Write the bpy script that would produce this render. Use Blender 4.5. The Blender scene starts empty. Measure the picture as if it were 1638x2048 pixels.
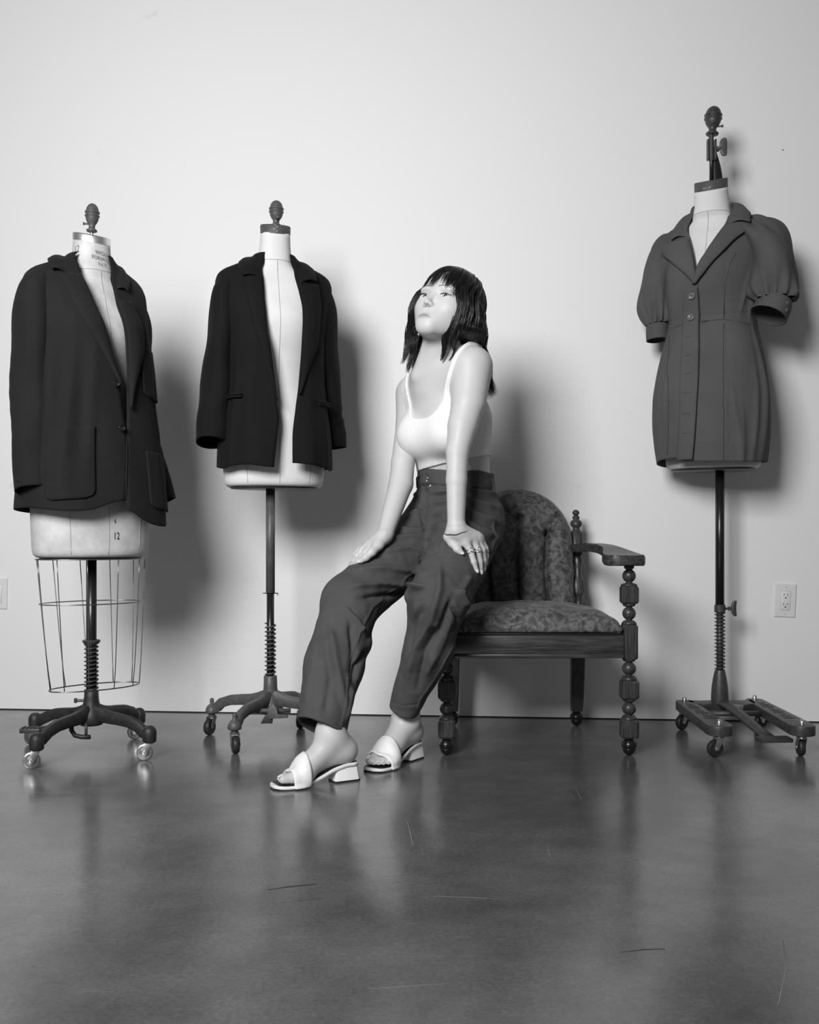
import bpy, bmesh, math, random
import numpy as np
from mathutils import Vector, Matrix

random.seed(7)
np.random.seed(7)
SC = bpy.context.scene
COL = SC.collection
R = math.radians
PI = math.pi

# ------------------------------------------------------------------ camera, world, light, exposure
F, HZ, CXP, CAMH = 1991.0, 1080.0, 819.0, 0.65      # focal length / horizon in pixels of the 1638x2048 frame
cam_d = bpy.data.cameras.new('camera')
cam = bpy.data.objects.new('camera', cam_d)
COL.objects.link(cam)
cam.location = (0, 0, CAMH)
cam.rotation_euler = (R(90), 0, 0)
cam_d.sensor_fit = 'VERTICAL'
cam_d.sensor_height = 36.0
cam_d.sensor_width = 36.0 * 1638 / 2048
cam_d.lens = F / 2048 * 36.0
cam_d.shift_y = (HZ - 1024) / 2048
cam_d.clip_start = 0.05
SC.camera = cam

world = bpy.data.worlds.new('world')
SC.world = world
world.use_nodes = True
world.node_tree.nodes['Background'].inputs[0].default_value = (1, 1, 1, 1)
world.node_tree.nodes['Background'].inputs[1].default_value = 0.115

kd = bpy.data.lights.new('key_softbox', 'AREA')
kd.shape = 'RECTANGLE'
kd.size = 1.30
kd.size_y = 1.20
kd.energy = 83
kd.spread = R(122)
key = bpy.data.objects.new('key_softbox', kd)
COL.objects.link(key)
key.location = (-1.28, -0.40, 2.22)
key.rotation_euler = (Vector((-0.30, 3.6, 1.10)) - key.location).to_track_quat('-Z', 'Y').to_euler()

vs = SC.view_settings
vs.view_transform = 'Standard'
vs.look = 'None'
vs.exposure = 0.0
vs.gamma = 1.0
vs.use_curve_mapping = False


def P(px, py, d):
    """point at pixel (px, py) and depth d in metres"""
    return Vector(((px - CXP) / F * d, d, CAMH - (py - HZ) / F * d))


# ------------------------------------------------------------------ materials
MATS = {}


def mat(name, g, rough=0.6, spec=0.4, metal=0.0, var=0.0, vscale=8.0, bump=0.0, bscale=200.0, sheen=0.0, stretch=(1, 1, 1), detail=4.0):
    if name in MATS:
        return MATS[name]
    m = bpy.data.materials.new(name)
    m.use_nodes = True
    nt = m.node_tree
    b = nt.nodes['Principled BSDF']
    b.inputs['Base Color'].default_value = (g, g, g, 1)
    b.inputs['Roughness'].default_value = rough
    b.inputs['Specular IOR Level'].default_value = spec
    b.inputs['Metallic'].default_value = metal
    if sheen:
        b.inputs['Sheen Weight'].default_value = sheen
        b.inputs['Sheen Roughness'].default_value = 0.4
    if var or bump:
        tc = nt.nodes.new('ShaderNodeTexCoord')
        mp = nt.nodes.new('ShaderNodeMapping')
        mp.inputs['Scale'].default_value = stretch
        nt.links.new(tc.outputs['Object'], mp.inputs['Vector'])
    if var:
        n = nt.nodes.new('ShaderNodeTexNoise')
        n.inputs['Scale'].default_value = vscale
        n.inputs['Detail'].default_value = detail
        n.inputs['Roughness'].default_value = 0.6
        nt.links.new(mp.outputs[0], n.inputs['Vector'])
        r = nt.nodes.new('ShaderNodeValToRGB')
        r.color_ramp.elements[0].position = 0.3
        r.color_ramp.elements[1].position = 0.7
        lo, hi = g * (1 - var), g * (1 + var)
        r.color_ramp.elements[0].color = (lo, lo, lo, 1)
        r.color_ramp.elements[1].color = (hi, hi, hi, 1)
        nt.links.new(n.outputs['Fac'], r.inputs['Fac'])
        nt.links.new(r.outputs['Color'], b.inputs['Base Color'])
    if bump:
        n2 = nt.nodes.new('ShaderNodeTexNoise')
        n2.inputs['Scale'].default_value = bscale
        n2.inputs['Detail'].default_value = 3
        nt.links.new(mp.outputs[0], n2.inputs['Vector'])
        bp = nt.nodes.new('ShaderNodeBump')
        bp.inputs['Strength'].default_value = bump
        bp.inputs['Distance'].default_value = 0.004
        nt.links.new(n2.outputs['Fac'], bp.inputs['Height'])
        nt.links.new(bp.outputs['Normal'], b.inputs['Normal'])
    MATS[name] = m
    return m


# ------------------------------------------------------------------ mesh helpers
class MB:
    """collects vertices and faces; build() links them as one mesh object"""

    def __init__(s):
        s.v, s.f = [], []

    def add(s, v, f):
        o = len(s.v)
        s.v += [tuple(p) for p in v]
        s.f += [tuple(i + o for i in q) for q in f]
        return s

    def xf(s, M):
        s.v = [tuple(M @ Vector(p)) for p in s.v]
        return s

    def grid(s, rows, closed=False, flip=False):
        n, m = len(rows), len(rows[0])
        v = [p for r in rows for p in r]
        f = []
        for i in range(n - 1):
            for j in range(m if closed else m - 1):
                k = (j + 1) % m
                q = (i * m + j, i * m + k, (i + 1) * m + k, (i + 1) * m + j)
                f.append(q[::-1] if flip else q)
        return s.add(v, f)

    def loft(s, rings, cap0=True, cap1=True):
        m = len(rings[0])
        o = len(s.v)
        s.grid(rings, closed=True)
        if cap0:
            s.f.append(tuple(o + j for j in range(m))[::-1])
        if cap1:
            e = o + (len(rings) - 1) * m
            s.f.append(tuple(e + j for j in range(m)))
        return s

    def lathe(s, prof, seg=24, c=(0, 0, 0), axis='Z', M=None, cap=True):
        rings = []
        for h, r in prof:
            ring = []
            for j in range(seg):
                a = 2 * PI * j / seg
                p = Vector((max(r, 1e-4) * math.cos(a), max(r, 1e-4) * math.sin(a), h))
                if M is not None:
                    p = M @ p
                ring.append(tuple(p + Vector(c)))
            rings.append(ring)
        return s.loft(rings, cap, cap)

    def tube(s, path, rad, seg=10, cap=True, ref=(0, 0, 1), closed=False):
        path = [Vector(p) for p in path]
        n = len(path)
        rings = []
        nrm = None
        for i, p in enumerate(path):
            if closed:
                t = path[(i + 1) % n] - path[i - 1]
            else:
                t = path[min(i + 1, n - 1)] - path[max(i - 1, 0)]
            t.normalize()
            if nrm is None:
                rf = Vector(ref)
                if abs(rf.dot(t)) > 0.95:
                    rf = Vector((1, 0, 0)) if abs(t.x) < 0.9 else Vector((0, 1, 0))
                nrm = (rf - t * rf.dot(t)).normalized()
            else:
                nrm = (nrm - t * nrm.dot(t)).normalized()
            bi = t.cross(nrm)
            r = rad[i] if isinstance(rad, (list, tuple)) else rad
            ra, rb = r if isinstance(r, (list, tuple)) else (r, r)
            rings.append([tuple(p + nrm * (ra * math.cos(2 * PI * j / seg)) + bi * (rb * math.sin(2 * PI * j / seg))) for j in range(seg)])
        if closed:
            rings.append(rings[0])
            return s.loft(rings, False, False)
        return s.loft(rings, cap, cap)

    def box(s, c, sz, bev=0.0, M=None, seg=2):
        bm = bmesh.new()
        bmesh.ops.create_cube(bm, size=1.0)
        for v in bm.verts:
            v.co = Vector((v.co.x * sz[0], v.co.y * sz[1], v.co.z * sz[2]))
        if bev:
            bmesh.ops.bevel(bm, geom=bm.edges[:] + bm.verts[:], offset=bev, segments=seg, affect='EDGES', profile=0.5)
        if M is not None:
            bmesh.ops.transform(bm, matrix=M, verts=bm.verts[:])
        bm.verts.index_update()
        s.add([tuple(v.co + Vector(c)) for v in bm.verts], [tuple(v.index for v in f.verts) for f in bm.faces])
        bm.free()
        return s

    def prism(s, pts, z0, z1, bev=0.0, M=None):
        """outline pts (x, y) extruded from z0 to z1, optionally with a bevelled rim"""
        bm = bmesh.new()
        vs_ = [bm.verts.new((p[0], p[1], z0)) for p in pts]
        f = bm.faces.new(vs_)
        f.normal_update()
        if f.normal.z > 0:
            f.normal_flip()
        r = bmesh.ops.extrude_face_region(bm, geom=[f])
        for v in r['geom']:
            if isinstance(v, bmesh.types.BMVert):
                v.co.z = z1
        if bev:
            eds = [e for e in bm.edges if abs(e.verts[0].co.z - e.verts[1].co.z) < 1e-6]
            bmesh.ops.bevel(bm, geom=eds, offset=bev, segments=2, affect='EDGES', profile=0.5)
        bmesh.ops.recalc_face_normals(bm, faces=bm.faces[:])
        if M is not None:
            bmesh.ops.transform(bm, matrix=M, verts=bm.verts[:])
        bm.verts.index_update()
        s.add([tuple(v.co) for v in bm.verts], [tuple(v.index for v in q.verts) for q in bm.faces])
        bm.free()
        return s

    def build(s, name, m, parent=None, smooth=True, angle=None, solid=0.0, sub=0, offs=0.0):
        me = bpy.data.meshes.new(name)
        me.from_pydata(s.v, [], s.f)
        me.validate()
        me.materials.append(m)
        if smooth:
            me.polygons.foreach_set('use_smooth', [True] * len(me.polygons))
            if angle:
                me.set_sharp_from_angle(angle=R(angle))
        o = bpy.data.objects.new(name, me)
        COL.objects.link(o)
        if parent is not None:
            o.parent = parent
        if sub:
            md = o.modifiers.new('subd', 'SUBSURF')
            md.levels = md.render_levels = sub
        if solid:
            md = o.modifiers.new('thick', 'SOLIDIFY')
            md.thickness = solid
            md.offset = offs
        return o


def tag(o, label, cat, group=None, kind=None):
    o['label'] = label
    if cat:
        o['category'] = cat
    if group:
        o['group'] = group
    if kind:
        o['kind'] = kind
    return o


def thing(name, label, cat, loc=(0, 0, 0), group=None):
    o = bpy.data.objects.new(name, None)
    COL.objects.link(o)
    o.location = loc
    o.empty_display_size = 0.1
    return tag(o, label, cat, group)


def inst(src, parent, M):
    c = src.copy()
    COL.objects.link(c)
    c.parent = parent
    c.matrix_local = M
    return c


def RZ(a):
    return Matrix.Rotation(a, 4, 'Z')


def T(x, y, z):
    return Matrix.Translation((x, y, z))


def frame(o, n, up=(0, 0, 1)):
    """matrix whose Z axis is n, at o"""
    n = Vector(n).normalized()
    u = Vector(up)
    x = u.cross(n)
    if x.length < 1e-4:
        x = Vector((1, 0, 0))
    x.normalize()
    y = n.cross(x)
    M = Matrix((x, y, n)).transposed().to_4x4()
    M.translation = o
    return M


def pchip(xs, ys):
    xs = np.array(xs, float)
    ys = np.array(ys, float)
    o = np.argsort(xs)
    xs, ys = xs[o], ys[o]
    h = np.diff(xs)
    dl = np.diff(ys) / h
    m = np.zeros_like(ys)
    m[0], m[-1] = dl[0], dl[-1]
    for i in range(1, len(xs) - 1):
        if dl[i - 1] * dl[i] > 0:
            w1, w2 = 2 * h[i] + h[i - 1], h[i] + 2 * h[i - 1]
            m[i] = (w1 + w2) / (w1 / dl[i - 1] + w2 / dl[i])

    def f(x):
        x = np.clip(np.asarray(x, float), xs[0], xs[-1])
        i = np.clip(np.searchsorted(xs, x) - 1, 0, len(h) - 1)
        t = (x - xs[i]) / h[i]
        return ((1 + 2 * t) * (1 - t) ** 2 * ys[i] + t * (1 - t) ** 2 * h[i] * m[i] + t * t * (3 - 2 * t) * ys[i + 1] + t * t * (t - 1) * h[i] * m[i + 1])
    return f


def vnoise(p, sc, seed=0.0):
    """cheap smooth pseudo noise on an (n, 3) array"""
    p = np.asarray(p) * sc + seed
    a = np.sin(p[:, 0] * 1.7 + 2.1 * np.sin(p[:, 1] * 1.1 + 0.7)) + np.sin(p[:, 1] * 1.9 + 1.7 * np.sin(p[:, 2] * 1.3 + 1.9)) + np.sin(p[:, 2] * 1.6 + 1.9 * np.sin(p[:, 0] * 1.2 + 3.1))
    return a / 3.0


# ------------------------------------------------------------------ the setting
def wall_y(x):
    return 3.676 - 0.0899 * x


def wall_material():
    m = mat('wall_paint', 0.80, 0.85, 0.2, bump=0.06, bscale=90)
    nt = m.node_tree
    b = nt.nodes['Principled BSDF']
    tc = nt.nodes.new('ShaderNodeTexCoord')
    n = nt.nodes.new('ShaderNodeTexNoise')
    n.inputs['Scale'].default_value = 7.0
    n.inputs['Detail'].default_value = 8
    n.inputs['Roughness'].default_value = 0.7
    nt.links.new(tc.outputs['Object'], n.inputs['Vector'])
    r = nt.nodes.new('ShaderNodeValToRGB')
    r.color_ramp.elements[0].position = 0.24
    r.color_ramp.elements[0].color = (0.66, 0.66, 0.66, 1)
    r.color_ramp.elements[1].position = 0.33
    r.color_ramp.elements[1].color = (0.80, 0.80, 0.80, 1)
    nt.links.new(n.outputs['Fac'], r.inputs['Fac'])
    nt.links.new(r.outputs['Color'], b.inputs['Base Color'])
    return m


def floor_material():
    m = mat('polished_concrete', 0.1, 0.28, 1.0)
    nt = m.node_tree
    b = nt.nodes['Principled BSDF']
    L = nt.links.new
    tc = nt.nodes.new('ShaderNodeTexCoord')

    def noise(sc, det, rough, st=(1, 1, 1), dist=0.0):
        mp = nt.nodes.new('ShaderNodeMapping')
        mp.inputs['Scale'].default_value = st
        L(tc.outputs['Object'], mp.inputs['Vector'])
        n = nt.nodes.new('ShaderNodeTexNoise')
        n.inputs['Scale'].default_value = sc
        n.inputs['Detail'].default_value = det
        n.inputs['Roughness'].default_value = rough
        n.inputs['Distortion'].default_value = dist
        L(mp.outputs[0], n.inputs['Vector'])
        return n.outputs['Fac']

    def ramp(f, p0, c0, p1, c1):
        r = nt.nodes.new('ShaderNodeValToRGB')
        r.color_ramp.elements[0].position = p0
        r.color_ramp.elements[1].position = p1
        r.color_ramp.elements[0].color = (c0, c0, c0, 1)
        r.color_ramp.elements[1].color = (c1, c1, c1, 1)
        L(f, r.inputs['Fac'])
        return r.outputs['Color']

    def mul(a, c):
        x = nt.nodes.new('ShaderNodeMix')
        x.data_type = 'RGBA'
        x.blend_type = 'MULTIPLY'
        x.inputs[0].default_value = 1.0
        L(a, x.inputs[6])
        L(c, x.inputs[7])
        return x.outputs[2]
    big = ramp(noise(1.5, 5, 0.6, (1, 0.9, 1), 0.6), 0.34, 0.078, 0.66, 0.140)
    mid = ramp(noise(6, 8, 0.75), 0.32, 0.72, 0.68, 1.18)
    fine = ramp(noise(120, 4, 0.8), 0.3, 0.70, 0.7, 1.28)
    # thin scratches: stretched ridges
    scr = ramp(noise(3.0, 2, 0.5, (1.0, 26, 1), 2.0), 0.715, 1.0, 0.735, 1.25)
    col = mul(mul(mul(big, mid), fine), scr)
    L(col, b.inputs['Base Color'])
    rg = ramp(noise(5, 6, 0.65), 0.3, 0.15, 0.7, 0.27)
    L(rg, b.inputs['Roughness'])
    bp = nt.nodes.new('ShaderNodeBump')
    bp.inputs['Strength'].default_value = 0.05
    bp.inputs['Distance'].default_value = 0.003
    L(noise(60, 4, 0.6), bp.inputs['Height'])
    L(bp.outputs['Normal'], b.inputs['Normal'])
    return m


fl = MB().box((0, 1.75, -0.05), (7.0, 5.0, 0.1))
floor = fl.build('floor', floor_material(), smooth=False)
tag(floor, 'polished grey concrete floor with scratches and mottled stains', 'floor', kind='structure')

def ground(px, py):
    d = F * CAMH / (py - HZ)
    return Vector(((px - CXP) / F * d, d, 0.0))


for pts, g, r_ in (([(535, 1780), (575, 1774), (634, 1768)], .028, .0035), ([(560, 1806), (640, 1797)], .045, .0016), ([(806, 1622), (818, 1655), (826, 1692)], .26, .0009), ([(866, 1792), (940, 1795), (1022, 1799)], .22, .0012),
                   ([(1092, 1680), (1100, 1712)], .24, .0007), ([(735, 1978), (850, 1970), (970, 1960)], .20, .0012), ([(1240, 1905), (1290, 1899), (1330, 1898)], .035, .0022), ([(1566, 1880), (1572, 1940), (1556, 2010)], .20, .0010), ([(1145, 1560), (1163, 1600)], .22, .0007), ([(838, 1680), (846, 1710)], .22, .0006)):
    q = [ground(*p) for p in pts]
    MB().tube([p + Vector((0, 0, .0001)) for p in q], [(.00012, r_ * (.5 if i in (0, len(q) - 1) else 1)) for i in range(len(q))], 6, ref=(0, 0, 1)).build('scratch', mat('scratch_%d' % int(g * 1000), g, .5), floor)

th_w = math.atan(0.0899)
w = MB().box((0, 0, 1.5 + 0.004), (7.0, 0.12, 3.0))
w.xf(T(0, wall_y(0) + 0.0602, 0) @ RZ(-th_w))
wall = w.build('wall_back', wall_material(), smooth=False)
tag(wall, 'plain white painted wall behind the dress forms', 'wall', kind='structure')
dark_gap = mat('gap_dark', 0.02, 0.9)
nh = MB()
c = P(1566, 300, wall_y(1.34) - 0.0005)
nh.lathe([(0, 0.0022), (0.0008, 0.0020), (0.0008, 0.0)], 10, M=Matrix.Rotation(R(90), 4, 'X'))
o = nh.build('nail_hole', dark_gap, wall)
o.location = c


def outlet(px, py, tilt, label):
    x = 0.0
    d = 3.6
    for _ in range(6):
        x = (px - CXP) / F * d
        d = wall_y(x)
    loc = P(px, py, d)
    t = thing('wall_outlet', label, 'outlet', loc)
    t.rotation_euler = (0, R(tilt), -th_w)
    pl = mat('outlet_plastic', 0.74, 0.35, 0.5)
    p = MB()
    rings = []
    for (hw, hh, y) in ((0.0375, 0.0600, 0.0), (0.0365, 0.0590, -0.0035), (0.0345, 0.0570, -0.0055), (0.0185, 0.0350, -0.0062), (0.0178, 0.0343, -0.0040)):
        rings.append([(-hw, y, -hh), (hw, y, -hh), (hw, y, hh), (-hw, y, hh)])
    p.loft(rings, True, True)
    plate = p.build('cover_plate', pl, t, smooth=False)
    f = MB().box((0, -0.0050, 0), (0.0335, 0.005, 0.0665), 0.0012)
    face = f.build('receptacle', pl, t, angle=40)
    dk = mat('outlet_slot', 0.012, 0.8)
    for zc in (0.0165, -0.0165):
        for dx, hh in ((-0.0063, 0.0085), (0.0063, 0.0068)):
            MB().box((dx, -0.0076, zc + 0.004), (0.0018, 0.0006, hh)).build('slot', dk, face, smooth=False)
        MB().lathe([(0, 0.0026), (0.0005, 0.0026)], 12, (0, -0.0075, zc - 0.0065), M=Matrix.Rotation(R(90), 4, 'X')).build('ground_hole', dk, face)
    for zc in (0.0485, -0.0485):
        MB().lathe([(0, 0.003), (0.0008, 0.0027), (0.001, 0.0)], 12, (0, -0.0058, zc), M=Matrix.Rotation(R(90), 4, 'X')).build('screw', mat('outlet_screw', 0.6, 0.4), plate)


outlet(1570, 1201, 2.6, 'white duplex wall outlet beside the pole of the tall dress form')
outlet(-3, 1187, 1.0, 'white wall outlet cut off by the left edge of the photo')

# ------------------------------------------------------------------ dress forms
M_IRON = mat('cast_iron_black', 0.022, 0.48, 0.5, var=0.4, vscale=60, bump=0.22, bscale=420)
M_IRON2 = mat('cast_iron_grey', 0.080, 0.45, 0.5, var=0.22, vscale=50, bump=0.15, bscale=300)
M_IRON3 = mat('cast_iron_dark_grey', 0.045, 0.42, 0.5, var=0.25, vscale=50, bump=0.15, bscale=300)
M_POLE = mat('pole_black', 0.012, 0.3, 0.5)
M_POLE2 = mat('pole_grey', 0.085, 0.45, 0.5, var=0.45, vscale=30, stretch=(1, 1, 0.4))
M_CHROME = mat('nickel', 0.72, 0.32, 0.5, metal=1.0)
M_STEEL = mat('steel_wire', 0.30, 0.32, 0.5, metal=1.0, var=0.3, vscale=40)
M_RUBBER = mat('rubber', 0.02, 0.5, 0.4)
M_CANVAS = mat('form_canvas', 0.70, 0.75, 0.25, var=0.04, vscale=14, bump=0.08, bscale=420)
M_CANVAS_OLD = mat('form_canvas_old', 0.58, 0.6, 0.3, var=0.16, vscale=16, bump=0.14, bscale=120)
M_SEAM = mat('form_seam', 0.40, 0.8, 0.2)
M_CAPGREY = mat('cap_grey', 0.075, 0.55, 0.4, var=0.1, vscale=30)
M_CHIP = mat('paint_chip', 0.6, 0.7, 0.3)
M_PRINT = mat('faded_print', 0.20, 0.8, 0.2, var=0.6, vscale=160)
M_PRINT2 = mat('dark_print', 0.035, 0.8, 0.2, var=0.6, vscale=160)

KNOB = [(0, .4), (.012, .74), (.05, .80), (.085, .70), (.11, .46), (.19, .46), (.25, .50), (.29, .62), (.34, .76), (.42, .90), (.49, .96), (.525, 1.0), (.545, 1.09), (.565, 1.09), (.58, .96), (.605, .92), (.635, .94), (.65, 1.06), (.675, 1.10), (.70, 1.06), (.715, .94), (.76, .92), (.82, .86), (.88, .74), (.93, .58), (.97, .36), (1, 0)]


class Surf:
    """trunk-like surface: rows (z, half width, front depth, back depth, centre y), front is -y"""

    asym = None

    def __init__(s, rows, n=2.25, M=None, bumps=()):
        r = np.array(rows, float)
        s.f = [pchip(r[:, 0], r[:, k]) for k in range(1, 5)]
        s.z0, s.z1 = r[:, 0].min(), r[:, 0].max()
        s.n = n
        s.M = np.array(M) if M is not None else np.eye(4)
        s.bumps = bumps

    def raw(s, th, z, off=0.0):
        th, z = np.broadcast_arrays(np.asarray(th, float), np.asarray(z, float))
        a, bf, bb, yc = [f(z) for f in s.f]
        sn, cs = np.sin(th), np.cos(th)
        e = 2 / s.n
        k = 0.5 + 0.5 * np.clip(cs / 0.25, -1, 1)
        b = bf * k + bb * (1 - k)
        b = np.where(cs > 0, bf, bb)
        x = a * np.sign(sn) * np.abs(sn) ** e
        if s.asym is not None:
            x = np.where(x > 0, x * s.asym(z), x)
        y = -b * np.sign(cs) * np.abs(cs) ** e
        o = np.asarray(off, float)
        if len(s.bumps):
            o = o + sum(h * np.exp(-(((np.abs(th - 0) - t0) / wt) ** 2) - ((z - zc) / wz) ** 2) for (t0, wt, zc, wz, h) in s.bumps)
        L = np.sqrt(x * x + y * y) + 1e-9
        x, y = x * (1 + o / L), y * (1 + o / L)
        return np.stack([x, y + yc, z + 0 * x], -1)

    def pt(s, th, z, off=0.0):
        p = s.raw(th, z, off)
        return p @ s.M[:3, :3].T + s.M[:3, 3]

    def nrm(s, th, z):
        a = s.pt(th + 0.01, z) - s.pt(th - 0.01, z)
        b = s.pt(th, z + 0.002) - s.pt(th, z - 0.002)
        n = np.cross(a, b)
        return Vector(n / (np.linalg.norm(n) + 1e-12))

    def px(s, th, z, org):
        q = s.pt(th, z) + np.array(org)
        return CXP + F * q[..., 0] / q[..., 1]

    def th_at(s, px, z, org, lo=-1.75, hi=1.75):
        t = np.linspace(lo, hi, 501)
        x = s.px(t, np.full_like(t, z), org)
        # keep the monotonic front-facing stretch
        i0, i1 = np.argmin(x), np.argmax(x)
        if i0 > i1:
            i0, i1 = i1, i0
        t, x = t[i0:i1 + 1], x[i0:i1 + 1]
        return float(t[np.argmin(np.abs(x - px))])


def form_rows(nb, zb, s=1.0, hip=1.0, nk=1.0, lean=1.0):
    """nb: height of the neck seam, zb: bottom of the torso"""
    t = [(.135, .046, .046, .046, -.030), (.10, .047, .047, .047, -.026), (.05, .050, .050, .050, -.018), (0, .058, .058, .056, -.008),
         (-.018, .074, .062, .062, -.002), (-.035, .110, .066, .070, 0), (-.055, .150, .072, .080, 0), (-.08, .172, .084, .09, 0), (-.12, .170, .096, .096, 0),
         (-.16, .156, .112, .098, 0), (-.20, .146, .124, .096, 0), (-.25, .137, .116, .09, 0), (-.31, .123, .099, .08, 0), (-.39, .115, .09, .074, 0),
         (-.47, .138, .1, .094, 0), (-.55, .158, .107, .114, 0), (-.63, .167, .11, .12, 0)]
    rows = [(nb + dz, a * s * (nk if dz > -.01 else 1), bf * s * (nk if dz > -.01 else 1), bb * s * (nk if dz > -.01 else 1), yc * lean) for dz, a, bf, bb, yc in t if nb + dz > zb + 0.05]
    rows += [(zb + 0.03, .166 * s * hip, .112 * s, .12 * s, 0), (zb + 0.008, .162 * s * hip, .108 * s, .116 * s, 0), (zb, .154 * s * hip, .100 * s, .108 * s, 0)]
    return rows


def grid_surf(surf, zs, ths, off=0.0):
    return [[tuple(p) for p in surf.pt(np.array(ths), z, off)] for z in zs]


def caster_mesh(r, wd, top, shiny):
    """swivel caster standing on z = 0, stem at the origin, wheel trailing along +x"""
    tr = r * 0.55
    fk = MB()
    fk.lathe([(top - .010, .011), (top, .011)], 14)
    fk.lathe([(2 * r + .003, .013), (2 * r + .008, .014), (top - .010, .009)], 14)
    for sgn in (-1, 1):
        y = sgn * (wd / 2 + .0022)
        pts = [(-.011, 2 * r + .005), (.013, 2 * r + .005), (tr + .008, r + .004), (tr + .006, r - .006), (tr - .006, r - .006), (tr - .009, r + .002)]
        fk.prism(pts, -.0012, .0012, 0.0005, T(0, y, 0) @ Matrix.Rotation(R(90), 4, 'X'))
    fk.box((0.002, 0, 2 * r + .005), (.026, wd + .006, .003), .001)
    wh = MB()
    Mx = T(tr, 0, r) @ Matrix.Rotation(R(90), 4, 'X')
    h = wd / 2
    if shiny:
        pr = [(-h, .004), (-h - .001, .006), (-h, r * .45), (-h + .002, r * .62), (-h + .001, r * .8), (-h + .002, r * .94), (-h * .5, r), (h * .5, r), (h - .002, r * .94), (h - .001, r * .8), (h - .002, r * .62), (h, r * .45), (h + .001, .006), (h, .004)]
    else:
        pr = [(-h, .004), (-h, r * .5), (-h + .001, r * .75), (-h, r * .86), (-h * .6, r * .98), (0, r), (h * .6, r * .98), (h, r * .86), (h - .001, r * .75), (h, r * .5), (h, .004)]
    wh.lathe(pr, 28, M=Mx)
    ax = MB().lathe([(-h - .005, .004), (h + .005, .004)], 10, M=Mx)
    return fk, wh, ax


def add_casters(root, spots, r, wd, top, mw, mf, shiny):
    fk, wh, ax = caster_mesh(r, wd, top, shiny)
    first = None
    for x, y, sw in spots:
        M = T(x, y, 0) @ RZ(sw)
        if first is None:
            a = fk.build('caster', mf, root, angle=35)
            b = wh.build('wheel', mw, a, angle=40)
            c_ = ax.build('axle', mf, a, angle=40)
            first = (a, b, c_)
            a.matrix_local = M
        else:
            a = inst(first[0], root, M)
            inst(first[1], a, Matrix())
            inst(first[2], a, Matrix())


def sweep_rect(path, w, h, yaw, bev=0.25):
    """rounded-rect bar along (r, z) points in the vertical plane with heading yaw"""
    c, s_ = math.cos(yaw), math.sin(yaw)
    rings = []
    n = len(path)
    for i, (r_, z, k) in enumerate(path):
        a = path[max(i - 1, 0)]
        b = path[min(i + 1, n - 1)]
        tr, tz = b[0] - a[0], b[1] - a[1]
        L = math.hypot(tr, tz)
        nr, nz = -tz / L, tr / L
        ring = []
        hw, hh = w * k / 2, h * k / 2
        for u, v in ((-1, -.55), (-.6, -1), (.6, -1), (1, -.55), (1, .55), (.6, 1), (-.6, 1), (-1, .55)):
            rr, zz = r_ + nr * v * hh, z + nz * v * hh
            ring.append((rr * c - u * hw * s_, rr * s_ + u * hw * c, zz))
        rings.append(ring)
    return MB().loft(rings)


def spring(z0, z1, r, wire, turns, seg=14):
    pts = []
    N = int(turns * seg)
    for i in range(N + 1):
        a = 2 * PI * i / seg
        pts.append((r * math.cos(a), r * math.sin(a), z0 + (z1 - z0) * i / N))
    return MB().tube(pts, wire, 6)


def text_mesh(txt, size):
    cu = bpy.data.curves.new('t', 'FONT')
    cu.body = txt
    cu.size = size
    cu.align_x = 'CENTER'
    cu.resolution_u = 3
    ob = bpy.data.objects.new('t', cu)
    COL.objects.link(ob)
    bpy.context.view_layer.update()
    me = ob.to_mesh()
    bm = bmesh.new()
    bm.from_mesh(me)
    bmesh.ops.triangulate(bm, faces=bm.faces[:])
    bmesh.ops.subdivide_edges(bm, edges=[e for e in bm.edges if e.calc_length() > size * .25], cuts=2)
    bm.verts.index_update()
    v = [tuple(q.co) for q in bm.verts]
    f = [tuple(q.index for q in p.verts) for p in bm.faces]
    bm.free()
    ob.to_mesh_clear()
    bpy.data.objects.remove(ob)
    bpy.data.curves.remove(cu)
    return v, f


def wrap_text(surf, txt, size, th, z, off, name, m, parent, sx=1.0, slant=0.0):
    v, f = text_mesh(txt, size)
    a = np.array(v)
    p0 = surf.pt(th, z)
    p1 = surf.pt(th + 0.05, z)
    dth = 0.05 / np.linalg.norm(p1 - p0)
    pts = surf.pt(th + a[:, 0] * sx * dth, z + a[:, 1] + slant * a[:, 0], off)
    return MB().add(pts.tolist(), f).build(name, m, parent, smooth=False)


def seam_line(surf, pairs, parent, r=0.0009, m=None, name='seam'):
    pts = [surf.pt(th, z, 0.0006) for th, z in pairs]
    return MB().tube(pts, r, 5).build(name, m or M_SEAM, parent)


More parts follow.
